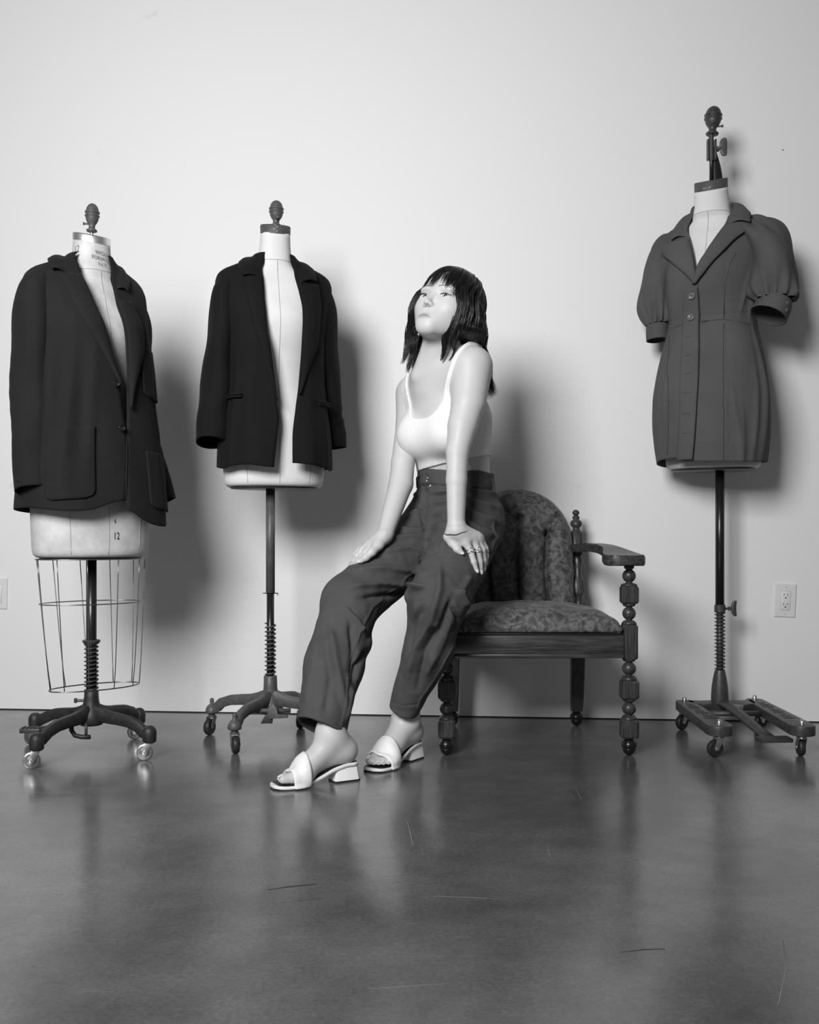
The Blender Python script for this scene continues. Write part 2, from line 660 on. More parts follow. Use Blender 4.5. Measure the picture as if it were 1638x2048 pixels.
def torso(root, surf, nb, zb, mcan, yaw, cap_tilt, mcap, cap_h, cap_r, chip=False):
    """covered torso with seams, neck cap; returns torso object and centre of the cap top"""
    ths = np.linspace(0, 2 * PI, 72, endpoint=False)
    neck_top = nb + 0.10
    zs = np.concatenate([np.linspace(zb, zb + .03, 5)[:-1], np.linspace(zb + .03, nb - .10, 40)[:-1], np.linspace(nb - .10, nb + .02, 24)[:-1], np.linspace(nb + .02, neck_top, 8)])
    rows = grid_surf(surf, zs, ths)
    rings = [list(r) for r in rows]
    # tilt the neck forward
    Mi = RZ(-yaw)
    Mo = RZ(yaw)

    def tilt(p):
        q = Mi @ Vector(p)
        k = min(max((q.z - nb) / 0.09, 0), 1)
        q.z += q.y * math.tan(R(cap_tilt)) * k
        return tuple(Mo @ q)
    rings = [[tilt(p) for p in r] for r in rings]
    body = MB().loft(rings).build('torso', mcan, root)
    # rim under the torso
    MB().loft([[tuple(p) for p in surf.pt(ths, zb - .006 * k, -.006 - .004 * k)] for k in (0, 1)]).build('bottom_rim', M_IRON3, body)
    for sgn in (-1, 1):
        seam_line(surf, [(sgn * .62, z) for z in np.linspace(zb + .01, nb - .06, 30)], body)
    seam_line(surf, [(0, z) for z in np.linspace(zb + .01, nb - .002, 40)], body)
    pts = [tilt(surf.pt(t, nb + 0.0, .0006)) for t in np.linspace(0, 2 * PI, 48, endpoint=False)]
    MB().tube(pts, .0008, 5, closed=True).build('neck_seam', M_SEAM, body)
    # cap
    q = surf.raw(0.0, neck_top)
    cy = float(surf.f[3](neck_top))
    Mt = T(0, cy, neck_top) @ Matrix.Rotation(0, 4, 'X')
    tl = math.tan(R(cap_tilt))
    prof = [(-.004, cap_r * .98), (-.003, cap_r * 1.02), (cap_h - .004, cap_r * 1.03), (cap_h - .001, cap_r * 1.0), (cap_h, cap_r * .94), (cap_h, .001)]
    rings = []
    for h, r_ in prof:
        ring = []
        for j in range(48):
            a = 2 * PI * j / 48
            x, y = r_ * math.cos(a), r_ * math.sin(a) + cy
            ring.append(tuple(Mo @ Vector((x, y, neck_top + h + y * tl))))
        rings.append(ring)
    cap = MB().loft(rings).build('neck_cap', mcap, root, angle=50)
    if chip:
        ch = MB()
        rr = random.Random(3)
        for i in range(16):
            h = rr.uniform(0, .3) * cap_h if chip == 'low' else i / 16 * cap_h
            a = -PI / 2 + (rr.uniform(-.25, .2) if chip == 'low' else rr.uniform(-.03, .03) - .15 + .12 * math.sin(i * .7))
            x, y = cap_r * 1.03 * math.cos(a), cap_r * 1.03 * math.sin(a) + cy
            ch.box(tuple(Mo @ Vector((x, y, neck_top + h + y * tl))), (.0026 * rr.uniform(.3, 1.0), .0016, .0022 * rr.uniform(.3, 1.0)), .0003, RZ(yaw))
        ch.build('paint_chip', M_CHIP, cap)
    top = Mo @ Vector((0, cy, neck_top + cap_h + cy * tl))
    return body, top


def knob(root, c, h, r_, m, lean=(0, 0, 1), screw=0):
    Mk = frame(Vector(c), lean, (0, 1, 0))
    k = MB().lathe([(a * h, b * r_) for a, b in KNOB], 28, M=Mk).build('finial_knob', m, root)
    s = MB()
    c0 = Vector(c) + Vector(lean) * (h * .27)
    dr = Vector((math.cos(screw), math.sin(screw), 0))
    s.tube([c0, c0 + dr * (r_ * .95), c0 + dr * (r_ * 1.1)], .0028, 8)
    s.tube([c0 + dr * (r_ * 1.05), c0 + dr * (r_ * 1.28)], .0048, 8)
    s.build('set_screw', m, k, angle=40)
    return k


def cross_base(root, spokes, m, hub_z, hub_r, caps, r0=.035):
    """hub with four cast spokes; spokes = heading of each"""
    hub = MB().lathe([(.085, hub_r * 1.5), (.095, hub_r * 2.0), (.12, hub_r * 1.75), (.14, hub_r * 1.35), (.155, hub_r * 1.12), (.17, hub_r * 1.04), (hub_z - .002, hub_r), (hub_z, hub_r * .9), (hub_z, hub_r * .3)], 28).build('base_hub', m, root)
    for a, rl, zb in spokes:
        path = [(.012, .128, 1.25), (.04, .119, 1.15), (.075, .113, 1.0), (.11, .111, .95), (.15, .107, .92), (.185, .096, .9), (rl - .022, .080, .9), (rl, .073, .85)]
        path = [(x, z + zb, k) for x, z, k in path]
        sweep_rect(path, .027, .036, a).build('spoke', m, hub, angle=55)
        x, y = rl * math.cos(a), rl * math.sin(a)
        if caps == 'dome':
            MB().lathe([(.052, .016), (.056, .020), (.08, .021), (.088, .020), (.096, .016), (.101, .009), (.102, 0)], 20, (x, y, zb)).build('boss', m, hub, angle=60)
        else:
            MB().lathe([(.058, .018), (.062, .022), (.072, .021), (.082, .016), (.089, .0075), (.095, .0065), (.101, .0072), (.107, .0055), (.110, 0)], 20, (x, y, zb)).build('boss', m, hub, angle=60)
    return hub


# --- form 1: old size 12 form with a wire skirt cage, far left
A1 = (-0.973, 3.045)
Y1 = R(42)
f1 = thing('dress_form', 'old cream dress form stamped 12 with a wire skirt cage, under the patch-pocket blazer', 'dress form', (A1[0], A1[1], 0), 'dress forms')
O1 = (A1[0], A1[1], 0)
NB1, ZB1 = 1.462, 0.598
S1 = Surf(form_rows(NB1, ZB1, 1.08, .97, 1.04, 0.1), M=RZ(Y1))
M_ALU = mat('aluminium_cap', 0.80, 0.42, 0.5, metal=1.0)
S1.asym = pchip([.5, 1.10, 1.22, 1.43, 1.455, 1.7], [1, 1, .82, .82, 1, 1])
body1, top1 = torso(f1, S1, NB1, ZB1, M_CANVAS_OLD, Y1, 15, M_ALU, .020, .0545)
tag(body1, 'worn cream canvas torso', None)
MB().tube([top1 - Vector((0, 0, .01)), top1 + Vector((0, 0, .016))], .0055, 10).build('neck_rod', M_CHROME, f1)
knob(f1, top1 + Vector((0, 0, .010)), .088, .0205, M_IRON2, (0.03, 0, 1), R(195))
MB().tube([(0, 0, .15), (0, 0, ZB1 + .004)], .0155, 18).build('pole', M_POLE, f1)
sp = spring(.185, .335, .0195, .0026, 12).build('spring', M_IRON3, f1)
MB().lathe([(.330, .017), (.333, .022), (.338, .026), (.343, .027), (.345, .024), (.345, .016)], 22).build('spring_collar', M_IRON3, f1, angle=40)
sp1 = [((-.087, -.215), 0), ((.205, -.105), 0), ((-.215, .115), 0), ((.090, .205), 0)]
spk = [(math.atan2(p[1], p[0]), math.hypot(*p), 0.0) for p, _ in sp1]
hub1 = cross_base(f1, spk, M_IRON, .190, .021, 'dome')
add_casters(f1, [(sp1[0][0][0], sp1[0][0][1], R(200)), (sp1[1][0][0], sp1[1][0][1], R(190)), (sp1[2][0][0], sp1[2][0][1], R(170)), (sp1[3][0][0], sp1[3][0][1], R(185))], .024, .011, .062, mat('nickel_worn', 0.42, 0.38, 0.5, metal=1.0, var=0.3, vscale=60), M_CHROME, True)
# lock screw, foot pedal and the hooked bracket under the hub
s = MB().tube([(-.02, -.004, .160), (-.042, -.006, .160)], .0045, 8)
s.tube([(-.042, -.006, .160), (-.050, -.007, .160)], .0075, 6)
s.build('lock_screw', M_IRON3, f1, angle=40)
pd = MB().tube([(-.02, -.02, .10), (-.07, -.03, .088), (-.13, -.03, .078), (-.155, -.03, .074)], [(.010, .013)] * 4, 10)
pd.build('pedal_arm', M_IRON, f1)
pl = MB().box((-.172, -.03, .074), (.062, .036, .014), .003)
pedal = pl.build('foot_pedal', M_IRON3, f1, angle=40)
for i in range(5):
    MB().box((-.196 + i * .012, -.03, .082), (.005, .034, .005), .001).build('tread_rib', M_IRON3, pedal, angle=40)
br = MB().tube([(-.045, -.05, .10), (-.042, -.055, .078), (-.03, -.06, .064), (-.01, -.062, .060), (.016, -.064, .060)], [(.007, .010)] * 5, 8)
br.build('bracket', M_IRON, f1)
MB().tube([(.003, -.058, .10), (.003, -.060, .063)], .0045, 8).build('bracket_pin', M_IRON3, f1)
# wire cage
Mc = RZ(Y1)


def cage_pt(a, z):
    t = (z - .2035) / (.592 - .2035)
    ra = .140 + (.168 - .140) * t ** .8
    rb = .072 + (.116 - .072) * t ** .8
    fy = -.026 * (1 - t)
    return Mc @ Vector((ra * math.sin(a), fy - rb * math.cos(a), z))


wc = None
for z, rr in ((.592, .0016), (.459, .0016), (.2035, .0019)):
    o = MB().tube([cage_pt(2 * PI * j / 56, z) for j in range(56)], rr, 6, closed=True)
    if wc is None:
        wc = o.build('wire_cage', M_STEEL, f1)
        tag(wc, 'thin steel wire skirt cage', None)
    else:
        o.build('ring_wire', M_STEEL, wc)
for j in range(11):
    a = 2 * PI * (j + .35) / 11
    MB().tube([cage_pt(a, z) for z in np.linspace(.2035, .594, 9)], .0015, 6).build('upright_wire', M_STEEL, wc)
# prints on the canvas
wrap_text(S1, '12', .033, S1.th_at(154, NB1 + .066, O1), NB1 + .052, .0012, 'printed_number', M_PRINT, body1, .72, .12)
tz = S1.th_at(203, NB1 + .05, O1)
for i, tx in enumerate(('WOLF', 'FORM CO', 'N.Y.')):
    wrap_text(S1, tx, .0165, tz, NB1 + .048 - i * .0175, .0030, 'printed_lettering', M_PRINT, body1, .85, -.10)
wrap_text(S1, '12', .030, S1.th_at(233, .66, O1), .652, .0012, 'printed_number', M_PRINT2, body1, .7)
wrap_text(S1, '6', .020, S1.th_at(230, .70, O1), .700, .0012, 'printed_mark', M_PRINT2, body1, .6)

# --- form 2: newer form with a grey cap, second from left
A2 = (-0.454, 3.25)
Y2 = R(17)
O2 = (A2[0], A2[1], 0)
f2 = thing('dress_form', 'cream dress form with grey neck cap wearing the open black blazer', 'dress form', (A2[0], A2[1], 0), 'dress forms')
NB2, ZB2 = 1.548, 0.822
M2f = T(.012, 0, 0) @ RZ(Y2)
S2 = Surf(form_rows(NB2, ZB2, 1.0, .97), M=M2f)
body2, top2 = torso(f2, S2, NB2, ZB2, M_CANVAS, Y2, 12, M_CAPGREY, .026, .0475, True)
body2.location = (.012, 0, 0)
for o in f2.children:
    if o.name.startswith('neck_cap'):
        o.location = (.012, 0, 0)
body2.location = (0, 0, 0)
tag(body2, 'smooth cream canvas torso', None)
top2 = top2 + Vector((.014, 0, 0))
knob(f2, top2 - Vector((0, 0, .004)), .086, .0222, M_IRON2, (0.02, 0, 1), R(285))
MB().tube([(0, 0, .478), (0, 0, ZB2 + .004)], .0148, 18).build('outer_pole', M_POLE2, f2)
MB().tube([(0, 0, .16), (0, 0, .48)], .0122, 18).build('pole', M_POLE, f2)
pin = MB().tube([(-.024, -.004, .4765), (.026, -.004, .4765)], .0016, 6)
pin.tube([(.020, -.004, .4765), (.026, -.004, .472), (.024, -.004, .470)], .002, 6)
pin.build('cotter_pin', M_STEEL, f2)
spring(.205, .378, .0165, .0026, 12.5).build('spring', M_IRON2, f2)
sp2 = [(-.208, .085), (-.081, -.205), (.208, -.085), (.081, .200)]
hub2 = cross_base(f2, [(math.atan2(p[1], p[0]), math.hypot(*p), .012) for p in sp2], M_IRON2, .208, .0215, 'nut')
add_casters(f2, [(sp2[0][0], sp2[0][1], R(250)), (sp2[1][0], sp2[1][1], R(290)), (sp2[2][0], sp2[2][1], R(200)), (sp2[3][0], sp2[3][1], R(260))], .027, .020, .072, M_RUBBER, M_IRON2, False)
pd = MB().tube([(-.055, -.075, .106), (.075, -.075, .106)], .0075, 10).build('pedal_shaft', M_IRON2, f2)
p3 = MB().prism([(-.012, .02), (.010, .042), (.022, .03), (.026, .008), (.056, .006), (.056, -.003), (.0, -.006)], -.012, .012, .002, T(0.012, -.090, .090) @ Matrix.Rotation(R(90), 4, 'X'))
p3.build('foot_pedal', M_IRON2, f2, angle=35)
p4 = MB().prism([(-.02, 0), (.016, 0), (.02, .03), (-.004, .03)], -.010, .010, .002, T(0.0, -.075, .066) @ Matrix.Rotation(R(90), 4, 'X'))
p4.build('pedal_stop', M_IRON, f2, angle=35)

# --- form 3: tall form on a plate base, right
A3 = (1.060, 3.40)
Y3 = R(-30)
O3 = (A3[0], A3[1], 0)
f3 = thing('dress_form', 'tall cream dress form on a four-wheeled H-shaped base wearing the grey dress', 'dress form', (A3[0], A3[1], 0), 'dress forms')
NB3, ZB3 = 1.752, 0.892
M3f = T(-.024, 0, 0) @ RZ(Y3)
S3 = Surf(form_rows(NB3, ZB3, 1.0, .95, 1.15), M=M3f)
body3, top3 = torso(f3, S3, NB3, ZB3, M_CANVAS, Y3, 20, M_CAPGREY, .028, .0535, 'low')
tag(body3, 'cream canvas torso with fine seams', None)
for o in f3.children:
    if o.name.startswith('neck_cap'):
        o.location = (-.024, 0, 0.0)
# hanger rod, clamp, thumb screw, horn and knob on the neck
tp = Vector((-.040, -.035, top3.z))
MB().tube([tp - Vector((0, 0, .02)), tp + Vector((0, 0, .165))], .0062, 12).build('neck_rod', M_POLE, f3)
cl = MB()
for sx in (-.0115, .0135):
    cl.box((tp.x + sx, tp.y, tp.z + .098), (.0055, .016, .070), .0012)
cl.tube([tp + Vector((0, 0, .060)), tp + Vector((0, 0, .155))], .0085, 12)
cl.build('clamp', M_IRON3, f3, angle=40)
ws = MB().tube([tp + Vector((.014, 0, .100)), tp + Vector((.036, 0, .104))], .0055, 8)
ws.tube([tp + Vector((.017, 0, .1005)), tp + Vector((.024, 0, .102))], .0095, 8)
rings = []
for t in np.linspace(0, 1, 13):
    a = t * PI
    z = -.030 * math.cos(a)
    w_ = .0135 * math.sin(a) ** .5 if 0 < t < 1 else .001
    bx = .010 * (1 - (z / .03) ** 2)
    cx_ = .044 - bx * .35
    rings.append([(tp.x + cx_ + w_ * math.cos(b), tp.y + .0042 * math.sin(b), tp.z + .108 + z) for b in np.linspace(0, 2 * PI, 12, endpoint=False)])
ws.loft(rings)
ws.build('thumb_screw', M_IRON2, f3, angle=60)
rings = []
for t in np.linspace(0, 1, 14):
    w_ = .0045 + .0155 * math.sin(min(1, (1 - t) * 1.02) * PI / 2) ** 1.2
    c0 = tp + Vector((.021 - .012 * t ** 2 + .002, .012, -.012 + .125 * t))
    rings.append([(c0.x + w_ * math.cos(b), c0.y + (.006 + .004 * (1 - t)) * math.sin(b), c0.z) for b in np.linspace(0, 2 * PI, 14, endpoint=False)])
MB().loft(rings).build('horn_lever', M_POLE, f3)
knob(f3, tp + Vector((0.003, 0, .148)), .098, .0272, M_IRON3, (0.06, 0, 1), R(-20))
MB().tube([(0, 0, .42), (0, 0, ZB3 + .004)], .0150, 18).build('pole', M_POLE, f3)
MB().tube([(0, 0, .15), (0, 0, .43)], .0118, 18).build('inner_pole', M_IRON3, f3)
MB().lathe([(.402, .015), (.404, .0185), (.428, .0185), (.430, .0155)], 20).build('height_collar', M_IRON3, f3, angle=40)
wk = MB().tube([(.016, -.002, .416), (.040, -.006, .416)], .0042, 8)
wk.tube([(.027, -.004, .416), (.034, -.005, .416)], .007, 6)
rings = []
for t in np.linspace(0, 1, 13):
    a = t * PI
    z = -.027 * math.cos(a)
    w_ = .0095 * math.sin(a) ** .5 if 0 < t < 1 else .001
    cx_ = .047 - .006 * (1 - (z / .027) ** 2) + .003
    rings.append([(cx_ + w_ * math.cos(b), -.008 + .0045 * math.sin(b), .417 + z) for b in np.linspace(0, 2 * PI, 12, endpoint=False)])
wk.loft(rings)
wk.build('wing_knob', M_IRON3, f3, angle=60)
spring(.205, .402, .0168, .0021, 16).build('spring', M_IRON3, f3)
MB().lathe([(.095, .0295), (.12, .0292), (.15, .0272), (.18, .0225), (.200, .0185), (.206, .0165), (.206, .012)], 26).build('pole_socket', M_IRON3, f3, angle=50)
# plate base: two long arms, a cross web and a pedal
bx0 = 1.062 - A3[0]
nuts = [(.945, 3.42), (.929, 2.985), (1.198, 3.455), (1.177, 2.985)]
nuts = [(x - A3[0], y - A3[1]) for x, y in nuts]


def arm_outline(p, q, r0, r1):
    p, q = Vector(p), Vector(q)
    t = (q - p).normalized()
    n_ = Vector((-t.y, t.x))
    pts = []
    for a in np.linspace(90, 270, 9):
        pts.append(p + n_ * (r0 * math.sin(R(a))) + t * (r0 * math.cos(R(a))))
    for a in np.linspace(270, 450, 9):
        pts.append(q + n_ * (r1 * math.sin(R(a))) + t * (r1 * math.cos(R(a))))
    return [tuple(p_) for p_ in pts]


base3 = None
for k, (i, j) in enumerate(((0, 1), (2, 3))):
    o = MB().prism(arm_outline(nuts[i], nuts[j], .030, .038), .066, .097, .003)
    ob = o.build('base_arm', M_IRON3, f3, angle=40)
    if base3 is None:
        base3 = ob
    p, q = Vector(nuts[i]), Vector(nuts[j])
    ang = math.atan2(q.y - p.y, q.x - p.x)
    for e in range(9):
        c = p.lerp(q, .16 + .075 * e)
        MB().box((c.x, c.y, .0975), (.016, .020 + .012 * ((e * 7) % 3) / 2, .0022), .0006, RZ(ang + .25 * ((e % 3) - 1))).build('embossed_mark', M_IRON, ob, angle=40)
web = [(-.105, .04), (-.105, .0), (-.07, -.055), (-.03, -.035), (.02, -.035), (.06, -.06), (.12, -.02), (.125, .05), (.06, .035), (0, .045), (-.06, .035)]
MB().prism(web, .068, .097, .003).build('base_web', M_IRON3, f3, angle=40)
MB().tube([(-.09, -.13, .080), (.10, -.13, .080)], .009, 10).build('pedal_shaft', M_IRON3, f3)
pd = MB().tube([(-.01, -.06, .100), (0.0, -.11, .098), (.02, -.20, .074), (.045, -.285, .046), (.055, -.315, .038)], [(.012, .019), (.013, .021), (.012, .021), (.009, .022), (.006, .024)], 12)
pd.build('pedal_lever', M_IRON3, f3)
ped = MB().box((.063, -.335, .036), (.100, .048, .012), .002, RZ(.08)).build('foot_pedal', M_IRON3, f3, angle=40)
for e in range(6):
    MB().box((.063, -.352 + .007 * e, .0425), (.095, .003, .002), .0005, RZ(.08)).build('tread_rib', M_IRON3, ped, angle=40)
for x, y in nuts:
    MB().lathe([(.096, .0105), (.099, .0105), (.099, .0085), (.104, .0085), (.110, .006), (.1125, .002), (.113, 0)], 12, (x, y, 0)).build('acorn_nut', M_CHROME, f3, angle=40)
add_casters(f3, [(nuts[0][0], nuts[0][1], R(215)), (nuts[1][0], nuts[1][1] - .0, R(195)), (nuts[2][0], nuts[2][1] - .03, R(30)), (nuts[3][0], nuts[3][1], R(85))], .026, .018, .067, M_RUBBER, M_CHROME, False)

# ------------------------------------------------------------------ garments
def cloth(name, g, sheen=0.1, bump=0.25, bscale=900, rough=0.85, var=.12, vscale=5):
    return mat(name, g, rough, 0.18, var=var, vscale=vscale, bump=bump, bscale=bscale, sheen=sheen)


M_JKT1 = cloth('blazer_wool_black', 0.0150, 0.02)
M_JKT2 = cloth('blazer_crepe_black', 0.0065, 0.01)
M_DRESS = cloth('dress_crepe_grey', 0.085, 0.02, 0.1)
M_BTN = mat('button_black', 0.012, 0.22, 0.5)
M_BTNG = mat('button_grey', 0.14, 0.2, 0.6)
M_THREAD = mat('seam_thread', 0.03, 0.8)


def zy(y, d):
    return CAMH - (y - HZ) / F * d


class Garment:
    def __init__(s, surf, org, d, root, m):
        s.S, s.org, s.d, s.root, s.m = surf, org, d, root, m

    def edge(s, table):
        """pixel table (y, x) of an edge on the front -> function th(z)"""
        zs = [zy(y, s.d) for y, x in table]
        ts = [s.S.th_at(x, z, s.org) for (y, x), z in zip(table, zs)]
        return pchip(zs, ts)

    def body(s, tl, tr, zb, zt, hem=None, wr=None, nth=110, nz=110, name='jacket_body'):
        rows = []
        for v in np.linspace(0, 1, nz):
            z0 = zb + (zt - zb) * v
            a, b = float(tr(z0)), 2 * PI + float(tl(z0))
            u = np.linspace(0, 1, nth)
            th = a + (b - a) * u
            zz = np.full(nth, z0)
            if hem is not None:
                zz = z0 + (1 - v) ** 2 * hem(th, u)
            off = wr(th, zz) if wr is not None else 0.0
            rows.append([tuple(p) for p in s.S.pt(th, zz, off)])
        return MB().grid(rows).build(name, s.m, s.root, solid=.004, offs=-1)

    def strip(s, ya, yb, inner, outer, off0, off1, name, n=40, k=10, parent=None, m=None, bulge=.004, solid=.0035):
        """front facing strip between two pixel edges, rows from y = ya to yb"""
        ei, eo = s.edge(inner), s.edge(outer)
        rows = []
        for y in np.linspace(ya, yb, n):
            z = zy(y, s.d)
            a, b = float(ei(z)), float(eo(z))
            u = np.linspace(0, 1, k)
            th = a + (b - a) * u
            off = off0 + (off1 - off0) * u + bulge * np.sin(PI * u)
            rows.append([tuple(p) for p in s.S.pt(th, np.full(k, z), off)])
        return MB().grid(rows).build(name, m or s.m, parent or s.root, solid=solid, offs=0)

    wr = None

    def patch(s, th0, th1, z0, z1, off, name, rad=.02, top_flat=True, n=26, parent=None, m=None, slant=0.0, solid=.003):
        """patch pocket: rounded lower corners"""
        rows = []
        zc = z1 - z0
        for v in np.linspace(0, 1, n):
            dz = v * zc
            ins = 0.0
            if dz < rad:
                ins = rad - math.sqrt(max(rad * rad - (rad - dz) ** 2, 0))
            z = z0 + dz
            p0, p1 = s.S.pt(th0, z), s.S.pt(th1, z)
            wd = max(np.linalg.norm(p1 - p0), .01)
            f = ins / wd
            th = th0 + (th1 - th0) * np.linspace(f, 1 - f, n)
            zz = z + slant * (np.linspace(f, 1 - f, n) - .5)
            rows.append([tuple(p) for p in s.S.pt(th, zz, off + (s.wr(th, zz) if s.wr is not None else 0))])
        return MB().grid(rows).build(name, m or s.m, parent or s.root, solid=solid, offs=0)

    def button(s, px, y, r, off, m, parent=None, name='button'):
        z = zy(y, s.d)
        th = s.S.th_at(px, z, s.org)
        p = Vector(s.S.pt(th, z, off))
        n = s.S.nrm(th, z)
        if n.dot(p - Vector((0, 0, p.z))) < 0:
            n = -n
        Mb = frame(p, n)
        b = MB().lathe([(0, r * .8), (.001, r), (.003, r), (.0042, r * .86), (.0036, r * .7), (.0024, r * .6), (.0022, 0)], 20, M=Mb).build(name, m, parent or s.root, angle=60)
        h = MB()
        for q in (-1, 1):
            h.lathe([(.0023, r * .13), (.0028, r * .13)], 8, (0, 0, 0), M=Mb @ T(q * r * .25, 0, 0))
        h.build('thread_hole', M_POLE, b)
        return b


def sleeve(root, path, rad, name, m, wr=None, seg=40, sub=3, solid=.004, ref=(0, 1, 0)):
    """open tube along the path (list of points) with (rx, ry) radii, wrinkled by wr(t, ang) -> offset"""
    n = len(path)
    t0 = np.arange(n)
    fs = [pchip(t0, [p[k] for p in path]) for k in range(3)] + [pchip(t0, [r[k] for r in rad]) for k in range(2)]
    tt = np.linspace(0, n - 1, (n - 1) * sub * 4 + 1)
    C = np.stack([f(tt) for f in fs[:3]], -1)
    rx, ry = fs[3](tt), fs[4](tt)
    rows = []
    nr = None
    for i in range(len(tt)):
        tg = Vector(C[min(i + 1, len(tt) - 1)] - C[max(i - 1, 0)]).normalized()
        rf = Vector(ref) if nr is None else nr
        nr = (rf - tg * rf.dot(tg)).normalized()
        bi = tg.cross(nr)
        row = []
        for j in range(seg):
            a = 2 * PI * j / seg
            o = wr(tt[i] / (n - 1), a) if wr is not None else 0.0
            ca, sa = math.cos(a), math.sin(a)
            row.append(tuple(Vector(C[i]) + nr * ((ry[i] + o) * ca) + bi * ((rx[i] + o) * sa)))
        rows.append(row)
    return MB().grid(rows, closed=True).build(name, m, root, solid=solid, offs=0)


def to_local(pts, M):
    return [tuple(M @ Vector(p)) for p in pts]


def collar(root, M, fold, outer, m, name='collar', n=48, k=9):
    """ruled collar leaf between a fold line and an outer edge, with a stand turned inside"""
    t = np.linspace(0, 1, len(fold))
    ff = [pchip(t, [p[i] for p in fold]) for i in range(3)]
    fo = [pchip(t, [p[i] for p in outer]) for i in range(3)]
    rows = []
    for u in np.linspace(0, 1, n):
        a = Vector([float(f(u)) for f in ff])
        b = Vector([float(f(u)) for f in fo])
        row = []
        rad = Vector((a.x, a.y, 0))
        inn = a - rad.normalized() * .004 + Vector((0, 0, -.026 * max(0, 1 - abs(2 * u - 1) ** 5)))
        row.append(inn)
        row.append(a.lerp(inn, .35) + Vector((0, 0, .002)))
        for v in np.linspace(0, 1, k):
            p = a.lerp(b, v)
            up = .012 * math.sin(PI * v) * (1 - .3 * v)
            d = (b - a)
            nn = Vector((rad.x, rad.y, 0)).normalized() * .6 + Vector((0, 0, .8))
            row.append(p + nn * up)
        rows.append([tuple(M @ p) for p in row])
    return MB().grid(rows).build(name, m, root, solid=.004, offs=0)


# ---------------- blazer 1: patch pocket blazer on the caged form
j1 = thing('blazer', 'dark wool blazer with patch pockets and two buttons on the leftmost dress form', 'blazer', (A1[0], A1[1], 0), 'blazers on the dress forms')
rows = [(.60, .224, .178, .168, -.012), (.734, .224, .176, .166, -.012), (.82, .219, .168, .16, -.012), (.95, .205, .158, .146, -.010), (1.07, .196, .155, .136, -.010), (1.18, .197, .160, .13, -.008), (1.27, .200, .160, .126, -.006), (1.34, .205, .145, .122, 0),
        (1.40, .208, .118, .114, 0), (1.43, .200, .098, .104, 0), (1.452, .180, .084, .095, 0), (1.470, .145, .074, .088, 0), (1.488, .108, .07, .082, 0), (1.502, .084, .068, .078, -.002), (1.515, .070, .066, .072, -.004)]
SJ1 = Surf(rows, 2.3, M=RZ(Y1))
SJ1.asym = pchip([.6, .95, 1.15, 1.30, 1.60], [1.0, .98, .88, .80, .80])
G1 = Garment(SJ1, O1, A1[1] - .11, j1, M_JKT1)
eL1 = [(500, 150), (530, 158), (560, 168), (590, 180), (620, 192), (650, 205), (690, 217), (740, 231), (770, 239), (840, 249), (900, 256), (960, 256), (990, 255), (1030, 252), (1100, 250)]
eR1 = [(500, 219), (552, 222), (600, 233), (640, 246), (690, 253), (760, 255), (820, 255), (880, 252), (960, 250), (1000, 252), (1030, 256), (1100, 258)]
tl1, tr1 = G1.edge(eL1), G1.edge(eR1)


def hem1(th, u):
    ang = np.mod(th, 2 * PI)
    front_l = np.exp(-((1 - u) / .045) ** 2) * .030          # rounded front corners
    front_r = np.exp(-(u / .030) ** 2) * .022
    low_r = -.052 * np.exp(-((u - .10) / .11) ** 2)
    return front_l * .9 + front_r + low_r + .006 * np.sin(ang * 3)


def wr1(th, z):
    w = .003 * np.sin(th * 5 + z * 7) * np.clip((1.42 - z) / .3, 0, 1)
    w = w + .006 * np.sin(th * 9 + 8 * z + 1.0) * np.exp(-((z - .95) / .25) ** 2) * .6
    # long drape folds falling from the bust
    for t0, am, wd in ((-.62, .015, .10), (-1.0, .013, .12), (-.30, .010, .08), (.75, .008, .12)):
        ph = (np.mod(th + PI, 2 * PI) - PI) - t0 - .25 * (z - 1.1)
        w = w + am * np.exp(-(ph / wd) ** 2) * np.clip((1.32 - z) / .25, 0, 1) * np.clip((z - .72) / .35, 0.15, 1)
    # the right front swings over the left at the buttons
    return w


G1.wr = wr1
jb1 = G1.body(tl1, tr1, .738, 1.512, hem1, wr1)
lapL = G1.strip(553, 772, eL1, [(540, 114), (553, 121), (580, 133), (620, 151), (660, 174), (700, 198), (740, 221), (772, 237)], .010, .012, 'lapel', bulge=.006)
lapR = G1.strip(597, 815, eR1, [(580, 248), (597, 256), (620, 268), (640, 276), (680, 281), (720, 276), (760, 267), (815, 256)], .010, .012, 'lapel', bulge=.006)
Mj = RZ(Y1)
fold = [(-.076, -.110, 1.424), (-.078, -.064, 1.474), (-.074, -.010, 1.502), (-.058, .045, 1.516), (0, .07, 1.520), (.054, .045, 1.512), (.066, -.008, 1.492), (.064, -.055, 1.456), (.058, -.100, 1.398)]
outer = [(-.124, -.128, 1.436), (-.132, -.090, 1.466), (-.118, -.004, 1.494), (-.092, .085, 1.496), (0, .118, 1.496), (.086, .085, 1.490), (.100, 0, 1.474), (.104, -.060, 1.438), (.094, -.110, 1.396)]
collar(j1, RZ(R(24)), fold, outer, M_JKT1)


def sl_wr(lo, hi, am, fr):
    def f(t, a):
        k = math.exp(-((t - (lo + hi) / 2) / ((hi - lo) / 2)) ** 2)
        return am * k * math.sin(fr * t + 1.3 * math.sin(a + .5)) * (.6 + .4 * math.cos(a - .8)) + .0022 * math.sin(3 * a + 9 * t) + .002 * math.sin(2 * a - 23 * t)
    return f


